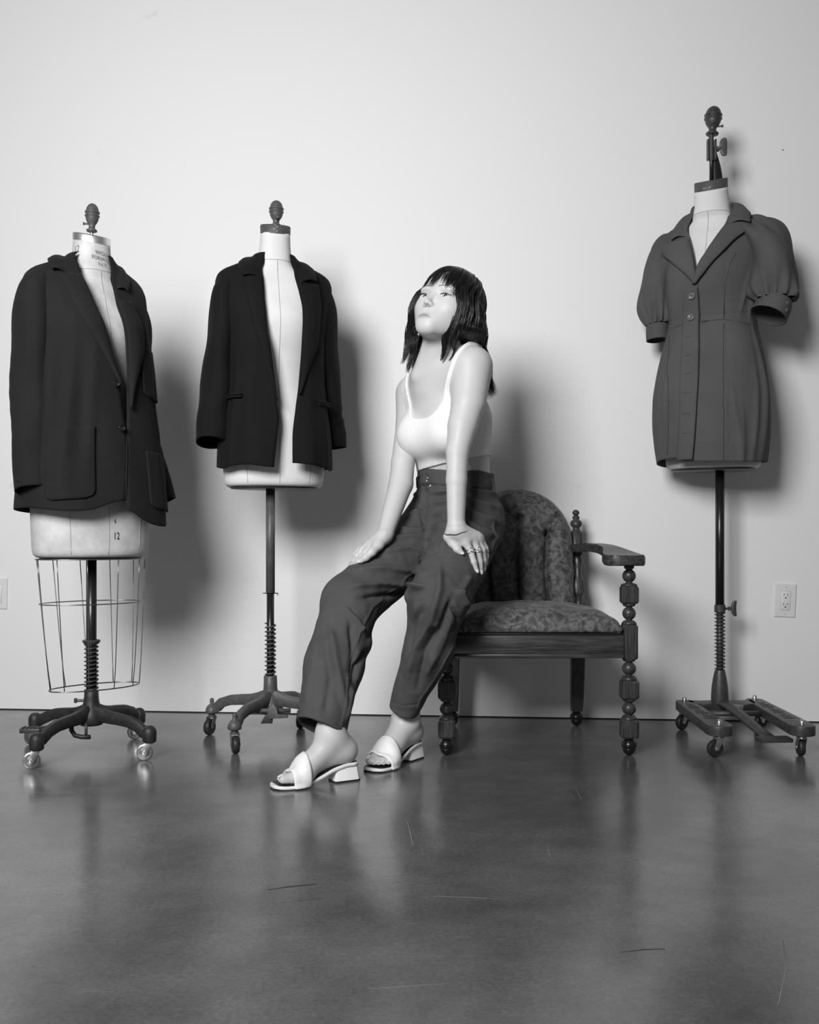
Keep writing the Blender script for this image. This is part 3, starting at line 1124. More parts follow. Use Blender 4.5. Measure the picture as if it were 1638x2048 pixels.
# sleeve near the viewer (left in the picture) and the far one
pa = [(-.140, .0, 1.415), (-.158, -.002, 1.408), (-.174, -.006, 1.378), (-.182, -.010, 1.31), (-.184, -.010, 1.22), (-.186, -.008, 1.10), (-.188, -.016, .98), (-.190, -.030, .88), (-.192, -.045, .795)]
ra = [(.020, .040), (.036, .062), (.050, .076), (.055, .084), (.056, .085), (.055, .078), (.055, .072), (.055, .066), (.056, .062)]
s_a = sleeve(j1, to_local(pa, Mj), ra, 'sleeve', M_JKT1, sl_wr(.52, .80, .0016, 120))
pb = [(-x * .77, y + .02, z - .01) for x, y, z in pa[:5]] + [(.156, .022, 1.10), (.170, .010, .98), (.190, -.008, .86), (.206, -.03, .770)]
sleeve(j1, to_local(pb, Mj), ra, 'sleeve', M_JKT1, sl_wr(.5, .8, .003, 110))
for i in range(2):
    q = Mj @ Vector((-.2465 + .001 * i, -.060, .820 - .016 * i))
    MB().lathe([(0, .005), (.002, .0052), (.003, .004), (.0026, 0)], 12, M=frame(q, Mj @ Vector((-.9, -.3, 0)))).build('cuff_button', M_BTN, s_a, angle=50)
t0, t1 = SJ1.th_at(94, .86, O1), SJ1.th_at(190, .86, O1)
G1.patch(t0, t1, .766, .974, .005, 'patch_pocket', .025, slant=.012)
t0, t1 = SJ1.th_at(291, .86, O1), SJ1.th_at(327, .86, O1) + .35
G1.patch(t0, t1, .740, .912, .006, 'patch_pocket', .025, slant=-.01)
t0, t1 = SJ1.th_at(281, 1.20, O1), SJ1.th_at(312, 1.20, O1) + .3
G1.patch(t0, t1, 1.08, 1.226, .005, 'breast_pocket', .02, slant=-.008)
G1.button(228, 770, .0095, .014, M_BTN)
G1.button(239, 857, .0100, .014, M_BTN)

# ---------------- blazer 2: open black blazer
j2 = thing('blazer', 'slim black blazer hanging open on the second dress form from the left', 'blazer', (A2[0], A2[1], 0), 'blazers on the dress forms')
rows = [(.80, .186, .146, .15, -.022), (.884, .185, .145, .148, -.022), (.98, .180, .140, .142, -.020), (1.08, .168, .132, .126, -.016), (1.18, .160, .130, .112, -.012), (1.28, .162, .136, .108, -.008), (1.36, .172, .132, .11, -.004), (1.43, .186, .112, .112, 0),
        (1.475, .190, .096, .106, 0), (1.500, .184, .084, .098, 0), (1.517, .168, .076, .090, 0), (1.532, .138, .07, .084, 0), (1.546, .108, .066, .078, 0), (1.560, .082, .062, .072, 0), (1.574, .066, .062, .066, -.004)]
SJ2 = Surf(rows, 2.3, M=M2f)
G2 = Garment(SJ2, O2, A2[1] - .11, j2, M_JKT2)
eL2 = [(490, 528), (520, 526), (560, 527), (620, 531), (660, 534), (700, 541), (760, 549), (800, 554), (836, 558), (880, 554), (935, 548), (980, 545)]
eR2 = [(490, 583), (520, 584), (545, 590), (580, 599), (620, 606), (650, 606), (700, 603), (760, 598), (820, 590), (880, 585), (930, 585), (980, 585)]
tl2, tr2 = G2.edge(eL2), G2.edge(eR2)


def hem2(th, u):
    return -.008 * np.exp(-((1 - u) / .05) ** 2) + .006 * np.exp(-(u / .04) ** 2) - .010 * np.exp(-((u - .82) / .05) ** 2) - .012 * np.exp(-((u - .16) / .05) ** 2)


def wr2(th, z):
    t = np.mod(th + PI, 2 * PI) - PI
    w = .0025 * np.sin(th * 6 + z * 5) * np.clip((1.42 - z) / .3, 0, 1)
    for t0, am, wd in ((-.55, .006, .12), (-.95, .006, .1), (.5, .006, .1), (.95, .007, .12)):
        w = w + am * np.exp(-((t - t0 - .2 * (z - 1.1)) / wd) ** 2) * np.clip((1.3 - z) / .2, 0, 1)
    w = w + .010 * np.exp(-((np.abs(t) - .35) / .18) ** 2) * np.clip((1.15 - z) / .2, 0, 1)
    return w


G2.body(tl2, tr2, .884, 1.572, hem2, wr2)
G2.strip(549, 805, eL2, [(540, 486), (549, 490), (560, 491), (600, 498), (650, 508), (700, 523), (760, 541), (805, 555)], .008, .011, 'lapel', bulge=.006)
G2.strip(560, 790, eR2, [(550, 622), (560, 630), (572, 633), (620, 635), (680, 630), (720, 618), (790, 596)], .008, .011, 'lapel', bulge=.006)
fold = [(-.055, -.097, 1.472), (-.062, -.054, 1.528), (-.064, 0, 1.562), (-.046, .045, 1.584), (0, .066, 1.590), (.046, .045, 1.584), (.064, 0, 1.560), (.062, -.054, 1.526), (.068, -.100, 1.470)]
outer = [(-.116, -.104, 1.480), (-.124, -.070, 1.512), (-.112, -.005, 1.547), (-.080, .078, 1.552), (0, .108, 1.550), (.080, .078, 1.552), (.112, -.005, 1.547), (.124, -.070, 1.510), (.120, -.108, 1.476)]
collar(j2, M2f, fold, outer, M_JKT2)
pa = [(-.130, 0, 1.482), (-.146, -.002, 1.474), (-.157, -.004, 1.444), (-.164, -.006, 1.38), (-.172, -.008, 1.28), (-.182, -.010, 1.18), (-.192, -.016, 1.08), (-.199, -.028, 1.02), (-.206, -.042, .958)]
ra = [(.016, .036), (.030, .056), (.041, .068), (.044, .072), (.045, .070), (.047, .066), (.049, .064), (.049, .062), (.050, .060)]
sleeve(j2, to_local(pa, M2f), ra, 'sleeve', M_JKT2, sl_wr(.55, .75, .001, 60))
pb = [(.130, .012, 1.482), (.146, .012, 1.474), (.157, .010, 1.444), (.164, .012, 1.38), (.171, .018, 1.28), (.179, .030, 1.18), (.188, .040, 1.08), (.195, .046, 1.02), (.200, .046, .958)]
sleeve(j2, to_local(pb, M2f), ra, 'sleeve', M_JKT2, sl_wr(.7, .9, .002, 70))
for px0, px1, y, sl in ((449, 489, 795, .0), (632, 659, 804, .0)):
    z = zy(y, A2[1] - .1)
    ta, tb = SJ2.th_at(px0, z, O2), SJ2.th_at(px1, z, O2)
    tr_ = np.linspace(ta, tb, 14)
    for dz in (.004, -.004):
        MB().tube(SJ2.pt(tr_, z + dz, .010 + wr2(tr_, np.full(14, z))), [(.0034, .002)] * 14, 6).build('pocket_welt', M_JKT2, j2)

# ---------------- dress on the tall form
dr = thing('dress', 'grey belted-waist blazer dress with puffed sleeves on the tall dress form', 'dress', (A3[0], A3[1], 0))
tag(dr, 'grey button-front mini dress with puff sleeves on the tall dress form', 'dress')
rows = [(.86, .176, .140, .150, -.030), (.906, .180, .142, .152, -.030), (.97, .188, .148, .154, -.030), (1.05, .193, .150, .156, -.030), (1.12, .192, .150, .154, -.028), (1.20, .183, .143, .144, -.026), (1.30, .164, .122, .116, -.024), (1.36, .150, .108, .096, -.022), (1.394, .146, .105, .090, -.020), (1.44, .150, .116, .094, -.016), (1.50, .158, .134, .10, -.010), (1.55, .164, .140, .106, -.006), (1.60, .170, .128, .108, 0), (1.65, .178, .108, .105, 0),
        (1.690, .178, .092, .098, 0), (1.710, .160, .080, .090, 0), (1.728, .128, .072, .084, 0), (1.745, .100, .068, .078, 0), (1.765, .078, .066, .07, -.004), (1.785, .070, .066, .068, -.008)]
SD = Surf(rows, 2.2, M=M3f)
GD = Garment(SD, O3, A3[1] - .12, dr, M_DRESS)
eLd = [(400, 1386), (430, 1378), (460, 1379), (500, 1387), (540, 1393), (572, 1397), (600, 1399), (640, 1400), (700, 1400), (760, 1398), (820, 1395), (880, 1391), (920, 1388), (960, 1386)]
eRd = [(390, 1463), (410, 1463), (430, 1455), (460, 1440), (500, 1415), (540, 1395), (560, 1390), (600, 1376), (640, 1372), (700, 1370), (760, 1368), (820, 1366), (880, 1364), (930, 1362), (960, 1360)]
tld, trd = GD.edge(eLd), GD.edge(eRd)


def hemd(th, u):
    return .014 * np.exp(-((1 - u) / .12) ** 2) - .004 * np.sin(th * 2)


def wrd(th, z):
    t = np.mod(th + PI, 2 * PI) - PI
    w = .010 * (1 - np.clip((th - 5.2) / .8, 0, 1)) * 0
    # overlap: the left-hand front lies on top
    w = w + .009 * np.clip((th - 2 * PI + 1.1) / .8, 0, 1) * np.clip((1.55 - z) / .15, 0, 1)
    for t0, am, wd, zc, wz, sl in ((.62, .008, .05, 1.00, .12, -.9), (-.62, .006, .06, 1.20, .12, .5), (1.0, .007, .07, 1.05, .18, .15), (1.25, .012, .08, 1.15, .2, -.1), (.72, .007, .06, .98, .10, -.5), (-.85, .005, .09, 1.02, .2, .1), (.95, .008, .06, 1.47, .06, 1.5), (1.2, .008, .06, 1.44, .06, 1.2)):
        w = w + am * np.exp(-((t - t0 - sl * (z - zc)) / wd) ** 2) * np.exp(-((z - zc) / wz) ** 2)
    w = w - .0035 * np.exp(-((z - 1.394) / .0035) ** 2)              # waist seam
    for ts in (.46, -.95):
        w = w - .0028 * np.exp(-((t - ts + .25 * np.clip(z - 1.40, 0, 1)) / .012) ** 2) * np.clip((1.66 - z) / .03, 0, 1)
    return w + .0016 * np.sin(5 * t + 13 * z)


GD.body(tld, trd, .908, 1.782, hemd, wrd, nth=200, nz=190, name='dress_body')
# seams: princess lines and the waist
def dress_seam(pts, name):
    q = []
    for px0, y0 in pts:
        z = zy(y0, A3[1] - .12)
        th_ = SD.th_at(px0, z, O3)
        q.append(SD.pt(th_, z, float(wrd(np.array([th_ if th_ > 0 else th_ + 2 * PI]), np.array([z]))[0]) + .0003))
    MB().tube(q, .0009, 5).build(name, mat('dress_seam', .028, .9), dr)


dress_seam([(1447, y) for y in range(650, 928, 12)], 'princess_seam')
dress_seam([(1472, 510), (1463, 530), (1456, 550), (1451, 575), (1448, 605), (1447, 640)], 'princess_seam')
dress_seam([(1338 + (920 - y) * .012, y) for y in range(660, 920, 13)], 'princess_seam')
dress_seam([(1343, 649), (1352, 646), (1362, 644), (1370, 643)], 'waist_seam')
dress_seam([(1402, 642), (1420, 641), (1440, 641), (1460, 643), (1480, 647), (1500, 651)], 'waist_seam')
# placket strip down the front edge with buttonholes and buttons
pk = GD.strip(575, 921, eLd, [(560, 1374), (600, 1371), (640, 1370), (700, 1368), (820, 1364), (880, 1360), (921, 1358)], .014, .012, 'button_placket', n=70, bulge=.001, solid=.002)
GD.button(1388, 591, .0115, .017, M_BTNG)
GD.button(1387, 632, .0115, .017, M_BTNG)
for i, y in enumerate((672, 711, 749, 788, 829, 868)):
    z = zy(y, A3[1] - .12)
    ta = SD.th_at(1380 - i, z, O3)
    MB().tube(SD.pt(np.linspace(ta - .05, ta + .07, 6), z, .0150), .0008, 5).build('buttonhole', mat('buttonhole_thread', .05, .8), pk)
GD.strip(468, 566, eLd, [(455, 1328), (468, 1326), (488, 1331), (510, 1347), (540, 1370), (566, 1391)], .012, .012, 'lapel', bulge=.006)
GD.strip(446, 568, eRd, [(430, 1500), (446, 1491), (462, 1488), (480, 1468), (500, 1450), (530, 1424), (568, 1394)], .012, .013, 'lapel', bulge=.006)
fold = [(-.062, -.095, 1.668), (-.068, -.052, 1.722), (-.072, -.008, 1.770), (-.052, .045, 1.800), (0, .066, 1.806), (.052, .045, 1.804), (.072, -.008, 1.782), (.070, -.052, 1.738), (.076, -.100, 1.690)]
outer = [(-.118, -.092, 1.668), (-.126, -.056, 1.702), (-.112, 0, 1.746), (-.080, .080, 1.758), (0, .110, 1.758), (.080, .080, 1.760), (.112, 0, 1.754), (.136, -.056, 1.722), (.140, -.088, 1.690)]
collar(dr, M3f, fold, outer, M_DRESS)


def puff(k1, k2, ph):
    def f(t, a):
        g = .009 * math.exp(-((t - 1) / .25) ** 2) * math.sin(13 * a + ph) + .009 * math.exp(-((t - .08) / .25) ** 2) * math.sin(9 * a + ph)
        return g + k1 * math.sin(3 * a + 7 * t + ph) + k2 * math.sin(2 * a - 11 * t + ph)
    return f


# sleeve at the left of the picture
pl_ = [(-.120, 0, 1.672), (-.140, -.004, 1.662), (-.160, -.010, 1.632), (-.178, -.014, 1.580), (-.186, -.020, 1.52), (-.187, -.024, 1.47), (-.184, -.028, 1.425), (-.182, -.030, 1.396)]
rl_ = [(.022, .045), (.042, .066), (.056, .078), (.060, .084), (.060, .082), (.056, .076), (.044, .058), (.034, .044)]
sL = sleeve(dr, to_local(pl_, M3f), rl_, 'puff_sleeve', M_DRESS, puff(.005, .005, .4), seg=72, sub=4, solid=.003)
cf = [(-.182, -.030, 1.398), (-.182, -.030, 1.380), (-.181, -.030, 1.345)]
sleeve(dr, to_local(cf, M3f), [(.035, .045), (.037, .047), (.037, .047)], 'sleeve_cuff', M_DRESS, solid=.004)
# sleeve at the right of the picture, held out from the body
pr_ = [(.110, 0, 1.690), (.132, -.006, 1.682), (.158, -.014, 1.655), (.182, -.024, 1.600), (.200, -.036, 1.540), (.208, -.046, 1.485), (.210, -.054, 1.445), (.210, -.058, 1.425)]
rr_ = [(.024, .045), (.046, .066), (.062, .080), (.074, .092), (.080, .096), (.076, .092), (.064, .078), (.051, .066)]
sleeve(dr, to_local(pr_, M3f), rr_, 'puff_sleeve', M_DRESS, puff(.010, .008, 1.9), seg=72, sub=4, solid=.003)
cf = [(.212, -.058, 1.430), (.207, -.062, 1.412), (.194, -.072, 1.380)]
sR = sleeve(dr, to_local(cf, M3f), [(.050, .066), (.055, .070), (.058, .072)], 'sleeve_cuff', M_DRESS, solid=.004)

from mathutils.bvhtree import BVHTree
bt = BVHTree.FromPolygons([tuple(v.co) for v in sR.data.vertices], [tuple(p.vertices) for p in sR.data.polygons])
for px0, y0 in ((1573, 606), (1571, 620)):
    o_c = Vector((-A3[0], -A3[1], CAMH))
    hit, nrm_, _, _ = bt.ray_cast(o_c, (P(px0, y0, 1.0) - Vector((0, 0, CAMH))).normalized())
    if hit is not None:
        if nrm_.y > 0:
            nrm_ = -nrm_
        MB().lathe([(0, .0055), (.002, .006), (.0032, .0045), (.003, 0)], 14, M=frame(hit + nrm_ * .002, nrm_)).build('cuff_button', M_BTNG, sR, angle=60)

# ------------------------------------------------------------------ armchair
def wood_material(name='dark_wood', st=(60, 60, 5)):
    m = mat(name, 0.05, 0.38, 0.5)
    nt = m.node_tree
    b = nt.nodes['Principled BSDF']
    tc = nt.nodes.new('ShaderNodeTexCoord')
    mp = nt.nodes.new('ShaderNodeMapping')
    mp.inputs['Scale'].default_value = st
    nt.links.new(tc.outputs['Object'], mp.inputs['Vector'])
    n = nt.nodes.new('ShaderNodeTexNoise')
    n.inputs['Scale'].default_value = 3.0
    n.inputs['Detail'].default_value = 5
    nt.links.new(mp.outputs[0], n.inputs['Vector'])
    r = nt.nodes.new('ShaderNodeValToRGB')
    r.color_ramp.elements[0].position = .35
    r.color_ramp.elements[1].position = .7
    r.color_ramp.elements[0].color = (.022, .022, .022, 1)
    r.color_ramp.elements[1].color = (.066, .066, .066, 1)
    nt.links.new(n.outputs['Fac'], r.inputs['Fac'])
    nt.links.new(r.outputs['Color'], b.inputs['Base Color'])
    return m


def brocade_material():
    m = mat('brocade_velvet', 0.08, 0.62, 0.3, sheen=0.12)
    nt = m.node_tree
    b = nt.nodes['Principled BSDF']
    L = nt.links.new
    tc = nt.nodes.new('ShaderNodeTexCoord')
    n0 = nt.nodes.new('ShaderNodeTexNoise')
    n0.inputs['Scale'].default_value = 14
    n0.inputs['Detail'].default_value = 1
    L(tc.outputs['Object'], n0.inputs['Vector'])
    ad = nt.nodes.new('ShaderNodeMix')
    ad.data_type = 'RGBA'
    ad.blend_type = 'ADD'
    ad.inputs[0].default_value = .14
    L(tc.outputs['Object'], ad.inputs[6])
    L(n0.outputs['Color'], ad.inputs[7])
    vo = nt.nodes.new('ShaderNodeTexVoronoi')
    vo.feature = 'DISTANCE_TO_EDGE'
    vo.inputs['Scale'].default_value = 24
    L(ad.outputs[2], vo.inputs['Vector'])
    r = nt.nodes.new('ShaderNodeValToRGB')
    r.color_ramp.elements[0].position = .05
    r.color_ramp.elements[0].color = (.135, .135, .135, 1)
    r.color_ramp.elements[1].position = .28
    r.color_ramp.elements[1].color = (.066, .066, .066, 1)
    L(vo.outputs['Distance'], r.inputs['Fac'])
    n1 = nt.nodes.new('ShaderNodeTexNoise')
    n1.inputs['Scale'].default_value = 46
    n1.inputs['Detail'].default_value = 3
    n1.inputs['Distortion'].default_value = 1.5
    L(tc.outputs['Object'], n1.inputs['Vector'])
    r1 = nt.nodes.new('ShaderNodeValToRGB')
    r1.color_ramp.elements[0].position = .38
    r1.color_ramp.elements[0].color = (.52, .52, .52, 1)
    r1.color_ramp.elements[1].position = .62
    r1.color_ramp.elements[1].color = (1.18, 1.18, 1.18, 1)
    L(n1.outputs['Fac'], r1.inputs['Fac'])
    mu = nt.nodes.new('ShaderNodeMix')
    mu.data_type = 'RGBA'
    mu.blend_type = 'MULTIPLY'
    mu.inputs[0].default_value = 1
    L(r.outputs['Color'], mu.inputs[6])
    L(r1.outputs['Color'], mu.inputs[7])
    L(mu.outputs[2], b.inputs['Base Color'])
    bp = nt.nodes.new('ShaderNodeBump')
    bp.inputs['Strength'].default_value = .35
    bp.inputs['Distance'].default_value = .003
    L(n1.outputs['Fac'], bp.inputs['Height'])
    L(bp.outputs['Normal'], b.inputs['Normal'])
    return m


M_WOOD = wood_material()
M_WOODX = wood_material('dark_wood_rail', (4, 50, 50))
M_WOODY = wood_material('dark_wood_arm', (50, 5, 50))
M_BROC = brocade_material()
M_CASTER = mat('caster_black', 0.01, 0.25, 0.5)
CO = Vector((.365, 3.2, 0))
ch = thing('armchair', 'antique wooden armchair with patterned velvet seat and channelled arched back', 'chair', CO)


def cl(x, y, z=0):
    return Vector((x, y, z)) - CO


def sq(cx, cy, z0, z1, hw, bev=.006):
    """square block with chamfered vertical edges and pillowed ends"""
    rings = []
    b = bev
    for z, k in ((z0, .86), (z0 + .006, 1), (z1 - .006, 1), (z1, .86)):
        h = hw * k
        rings.append([(cx + x * h + u * 0, cy + y * h, z) for x, y, u in ((-1, -.7, 0), (-.7, -1, 0), (.7, -1, 0), (1, -.7, 0), (1, .7, 0), (.7, 1, 0), (-.7, 1, 0), (-1, .7, 0))])
    return MB().loft(rings)


def front_leg(x, y):
    p = cl(x, y)
    k = 1 / 661.0

    def zz(yy):
        return (1510 - yy) * k
    leg = sq(p.x, p.y, zz(1318), zz(1249), .0235)
    leg = leg.build('front_leg', M_WOOD, ch, angle=30)
    for y0, y1, hw in ((1207, 1172, .0255), (1397, 1360, .0265), (1475, 1438, .0262)):
        sq(p.x, p.y, zz(y0), zz(y1), hw).build('square_block', M_WOOD, leg, angle=30)

    def turn(prof, nm):
        MB().lathe([(zz(a), r_ * k) for a, r_ in prof], 24, (p.x, p.y, 0)).build(nm, M_WOOD, leg)
    ball = lambda c, r_, h: [(c + h * math.cos(t), r_ * math.sin(t) if math.sin(t) * r_ > 6 else 6) for t in np.linspace(0, PI, 13)]
    turn([(1172, 16), (1169, 16), (1167, 11)] + ball(1152, 13.5, 13.5) + [(1138, 9), (1136, 10), (1132, 10)], 'turned_ball')
    turn([(1249, 15), (1246, 15), (1241, 10)] + ball(1227, 13.5, 13.5) + [(1213, 10), (1210, 13), (1207, 13)], 'turned_ball')
    turn([(1361, 16), (1356, 15), (1351, 11)] + ball(1337, 14.0, 13.5) + [(1323, 10), (1320, 13), (1316, 13)], 'turned_ball')
    turn([(1439, 16), (1435, 15), (1430, 11)] + ball(1417, 14.0, 13.5) + [(1403, 10), (1400, 13), (1396, 13)], 'turned_ball')
    return p


def ball_caster(x, y, top):
    p = cl(x, y)
    c = MB().lathe([(.024, .021), (.030, .0235), (.038, .0215), (.046, .015), (.050, .012), (top, .012)], 22, (p.x, p.y, 0)).build('caster', M_CASTER, ch)
    MB().lathe([(.0, .002), (.002, .009), (.008, .016), (.018, .020), (.024, .0205), (.028, .018)], 22, (p.x, p.y, 0)).build('caster_ball', M_CASTER, c)


for x in (.112, .664):
    front_leg(x, 3.01)
    ball_caster(x, 3.01, .056)
for x in (.150, .585):
    # back leg: square, raked, rising into the turned back post with its finial
    a, b_ = cl(x, 3.485), cl(x, 3.455)
    rings = []
    for z, yy, hw in ((.052, 3.487, .019), (.10, 3.478, .021), (.30, 3.45, .024), (.43, 3.45, .024)):
        q = cl(x, yy)
        rings.append([(q.x + u * hw, q.y + v * hw, z) for u, v in ((-1, -.8), (-.8, -1), (.8, -1), (1, -.8), (1, .8), (.8, 1), (-.8, 1), (-1, .8))])
    bl = MB().loft(rings).build('back_leg', M_WOOD, ch, angle=30)
    ball_caster(x, 3.487, .056)

    def post(z):
        return cl(x + .002, 3.455 + (z - .43) * .18)
    pp = [(.43, .014), (.45, .014), (.46, .02), (.475, .021), (.48, .015), (.495, .015), (.50, .02)]
    rings = []
    for z, r_, sqr in ((.43, .013, 0), (.455, .013, 0), (.462, .019, 0), (.47, .020, 1), (.505, .020, 1), (.515, .017, 0), (.53, .013, 0), (.56, .014, 0), (.58, .020, 0), (.595, .014, 0), (.60, .019, 1), (.676, .020, 1), (.682, .016, 0), (.688, .012, 0), (.694, .013, 0), (.700, .019, 0), (.708, .0215, 0), (.716, .019, 0), (.722, .011, 0), (.727, .012, 0), (.731, .0135, 0), (.735, .009, 0), (.738, .008, 0), (.742, .012, 0), (.748, .0125, 0), (.754, .009, 0), (.757, .002, 0)):
        c_ = post(z)
        ring = []
        for j in range(20):
            t = 2 * PI * j / 20
            m_ = 1 / max(abs(math.cos(t)), abs(math.sin(t))) * .93 if sqr else 1
            ring.append((c_.x + r_ * min(m_, 1.28) * math.cos(t), c_.y + r_ * min(m_, 1.28) * math.sin(t), z))
        rings.append(ring)
    MB().loft(rings).build('back_post', M_WOOD, ch, angle=50)

# rails
fr = MB().box((0, 0, 0), (.51, .022, .056), .003).build('front_rail', M_WOODX, ch, angle=40)
fr.location = cl(.388, 2.992, .336)
MB().box((0, -.002, -.0335), (.51, .026, .013), .004).build('rail_moulding', M_WOODX, fr, angle=40)
MB().box((0, .004, .031), (.51, .02, .008), .001).build('rail_lip', M_POLE, fr, angle=40)
for x0, x1 in ((.120, .154), (.656, .582)):
    q0, q1 = cl(x0, 3.01, .335), cl(x1, 3.45, .335)
    MB().loft([[(q.x + u * .011, q.y, q.z + v * .034) for u, v in ((-1, -1), (1, -1), (1, 1), (-1, 1))] for q in (q0, q1)]).build('side_rail', M_WOOD, ch, angle=30)
MB().box(tuple(cl(.367, 3.452, .335)), (.42, .02, .066), .003).build('back_rail', M_WOOD, ch, angle=30)


# arms: swept boards widening to a paddle at the front
def arm(sgn, cx):
    P_ = [(.576 - .365, 3.445, .620, .020, .013), (.588 - .365, 3.38, .624, .021, .013), (.605 - .365, 3.30, .626, .022, .0135), (.626 - .365, 3.22, .622, .024, .014), (.640 - .365, 3.16, .613, .030, .015), (.646 - .365, 3.11, .602, .044, .016), (.648 - .365, 3.06, .5935, .056, .0165), (.648 - .365, 3.01, .590, .060, .0165), (.648 - .365, 2.975, .589, .057, .0165), (.648 - .365, 2.955, .589, .045, .016), (.648 - .365, 2.948, .589, .025, .012)]
    n = len(P_)
    t = np.arange(n)
    fs = [pchip(t, [p[i] for p in P_]) for i in range(5)]
    rings = []
    for u in np.linspace(0, n - 1, 60):
        x, y, z, w_, h_ = [float(f(u)) for f in fs]
        ring = [(sgn * (x + a * w_), y - 3.2, z + b * h_) for a, b in ((-1, -.6), (-.93, -1), (.93, -1), (1, -.6), (1, .5), (.94, 1), (-.94, 1), (-1, .5))]
        rings.append(ring if sgn > 0 else ring[::-1])
    return MB().loft(rings).build('armrest', M_WOODY, ch, angle=35)


arm(1, 0)
arm(-1, 0)

# seat cushion
nx, ny = 60, 44
rows = []
for j in range(ny + 1):
    v = -1 + 2 * j / ny
    row = []
    for i in range(nx + 1):
        u = -1 + 2 * i / nx
        hx = .247 - .018 * (v + 1) / 2
        x = .390 - .012 * (v + 1) / 2 + hx * u
        y = 3.20 + .222 * v
        e = (max(1 - abs(u) ** 7, 0) ** .42) * (max(1 - abs(v) ** 7, 0) ** .42)
        z = .388 + .040 * e + .024 * (1 - u * u) ** .8 * (1 - v * v) ** .6 + .0025 * math.sin(u * 13 + 3 * math.sin(v * 4)) * e
        row.append(tuple(cl(x, y, z)))
    rows.append(row)
low = []
for j in range(ny + 1):
    low.append([(p[0], p[1], .374) for p in rows[j]])
m_ = MB().grid(rows)
rim = [rows[0][i] for i in range(nx + 1)] + [rows[j][nx] for j in range(1, ny + 1)] + [rows[ny][i] for i in range(nx - 1, -1, -1)] + [rows[j][0] for j in range(ny - 1, 0, -1)]
cen = Vector((.02, 0, 0))
r1 = [(p[0] * 1.004, p[1] * 1.004, .380) for p in rim]
r2 = [(p[0] * .99, p[1] * .99, .3735) for p in rim]
m_.loft([r2, r1, rim], True, False)
seat = m_.build('seat_cushion', M_BROC, ch)

# channelled arched back cushion
ZA, ZT, ZS, HW = .425, .826, .615, .194
rows = []
nz, nx = 80, 150
for j in range(nz + 1):
    z = ZA + (ZT - ZA) * (1 - (1 - j / nz) ** 1.0)
    hw = HW if z < ZS else HW * math.sqrt(max(1 - ((z - ZS) / (ZT + .001 - ZS)) ** 2.2, 0)) ** .95
    hw = max(hw, .01)
    row = []
    for i in range(nx + 1):
        u = -1 + 2 * i / nx
        x = u * hw
        ed = min(HW * 1.0, (1 - abs(u)) * hw)
        top = ZT - z
        e1 = 1 - math.exp(-ed / .016)
        e2 = 1 - math.exp(-max(top, 0) / .020)
        dep = .012 + .052 * e1 * e2
        for k, zt in ((-.096, .705), (0, .745), (.096, .690)):
            kx = k + .004 * math.sin(z * 20)
            g = math.exp(-abs(x - kx) / .0075) * min(max((zt - z) / .03, 0), 1)
            dep -= .046 * g
            # tuft at the head of the channel
            dep -= .026 * math.exp(-((x - kx) ** 2 + (z - zt + .02) ** 2) / .00018)
            dep -= .008 * math.exp(-((z - zt + .02 - .35 * (x - kx)) / .004) ** 2) * math.exp(-(x - kx - .02) ** 2 / .0006) * (1 if k > 0 else .6)
        y = 3.440 + (z - .43) * .16 - dep
        row.append((.374 + x - CO.x, y - CO.y, z))
    rows.append(row)
m_ = MB().grid(rows)
bk = []
for j in range(nz + 1):
    bk.append([(p[0], 3.452 + (p[2] - .43) * .16 - CO.y, p[2]) for p in rows[j]])
m_.grid(bk, flip=True)
# close the rim
ra_ = [rows[j][0] for j in range(nz + 1)] + [rows[nz][i] for i in range(1, nx)] + [rows[j][nx] for j in range(nz, -1, -1)] + [rows[0][i] for i in range(nx - 1, 0, -1)]
rb_ = [bk[j][0] for j in range(nz + 1)] + [bk[nz][i] for i in range(1, nx)] + [bk[j][nx] for j in range(nz, -1, -1)] + [bk[0][i] for i in range(nx - 1, 0, -1)]
m_.loft([ra_, rb_], False, False)
m_.build('back_cushion', M_BROC, ch)

# ------------------------------------------------------------------ implicit surfaces (for body, trousers, top)
def V3(p):
    return np.array(p, np.float32)


def cone(a, b, ra, rb, k=.012, op='u', flat=None):
    return dict(t='cone', a=V3(a), b=V3(b), ra=ra, rb=rb, k=k, op=op, flat=flat)


def ell(c, r, rot=None, k=.012, op='u'):
    return dict(t='ell', c=V3(c), r=V3(r), rot=None if rot is None else np.array(rot, np.float32), k=k, op=op)


def p_eval(pr, X):
    """distance of the primitive at points X (n, 3)"""
    if pr['t'] == 'cone':
        a, ab = pr['a'], pr['b'] - pr['a']
        pa = X - a
        t = np.clip(pa @ ab / max(float(ab @ ab), 1e-12), 0, 1)
        o = pa - t[..., None] * ab
        r = pr['ra'] + (pr['rb'] - pr['ra']) * t
        sc = 1.0
        if pr['flat'] is not None:
            n, s = pr['flat']
            n = V3(n)
            n = n / np.linalg.norm(n)
            o = o + n * ((o @ n) * (1 / s - 1))[..., None]
            sc = min(s, 1.0)
        return (np.sqrt((o * o).sum(-1)) - r) * sc
    q = X - pr['c']
    if pr['rot'] is not None:
        q = q @ pr['rot']          # columns of rot are the local axes
    k0 = np.sqrt(((q / pr['r']) ** 2).sum(-1)) + 1e-9
    k1 = np.sqrt(((q / pr['r'] ** 2) ** 2).sum(-1)) + 1e-9
    return k0 * (k0 - 1) / k1


def p_box(pr, m):
    if pr['t'] == 'cone':
        r = max(pr['ra'], pr['rb'])
        if pr['flat'] is not None:
            r *= max(1.0, pr['flat'][1])
        return np.minimum(pr['a'], pr['b']) - r - m, np.maximum(pr['a'], pr['b']) + r + m
    r = pr['r'].max()
    return pr['c'] - r - m, pr['c'] + r + m


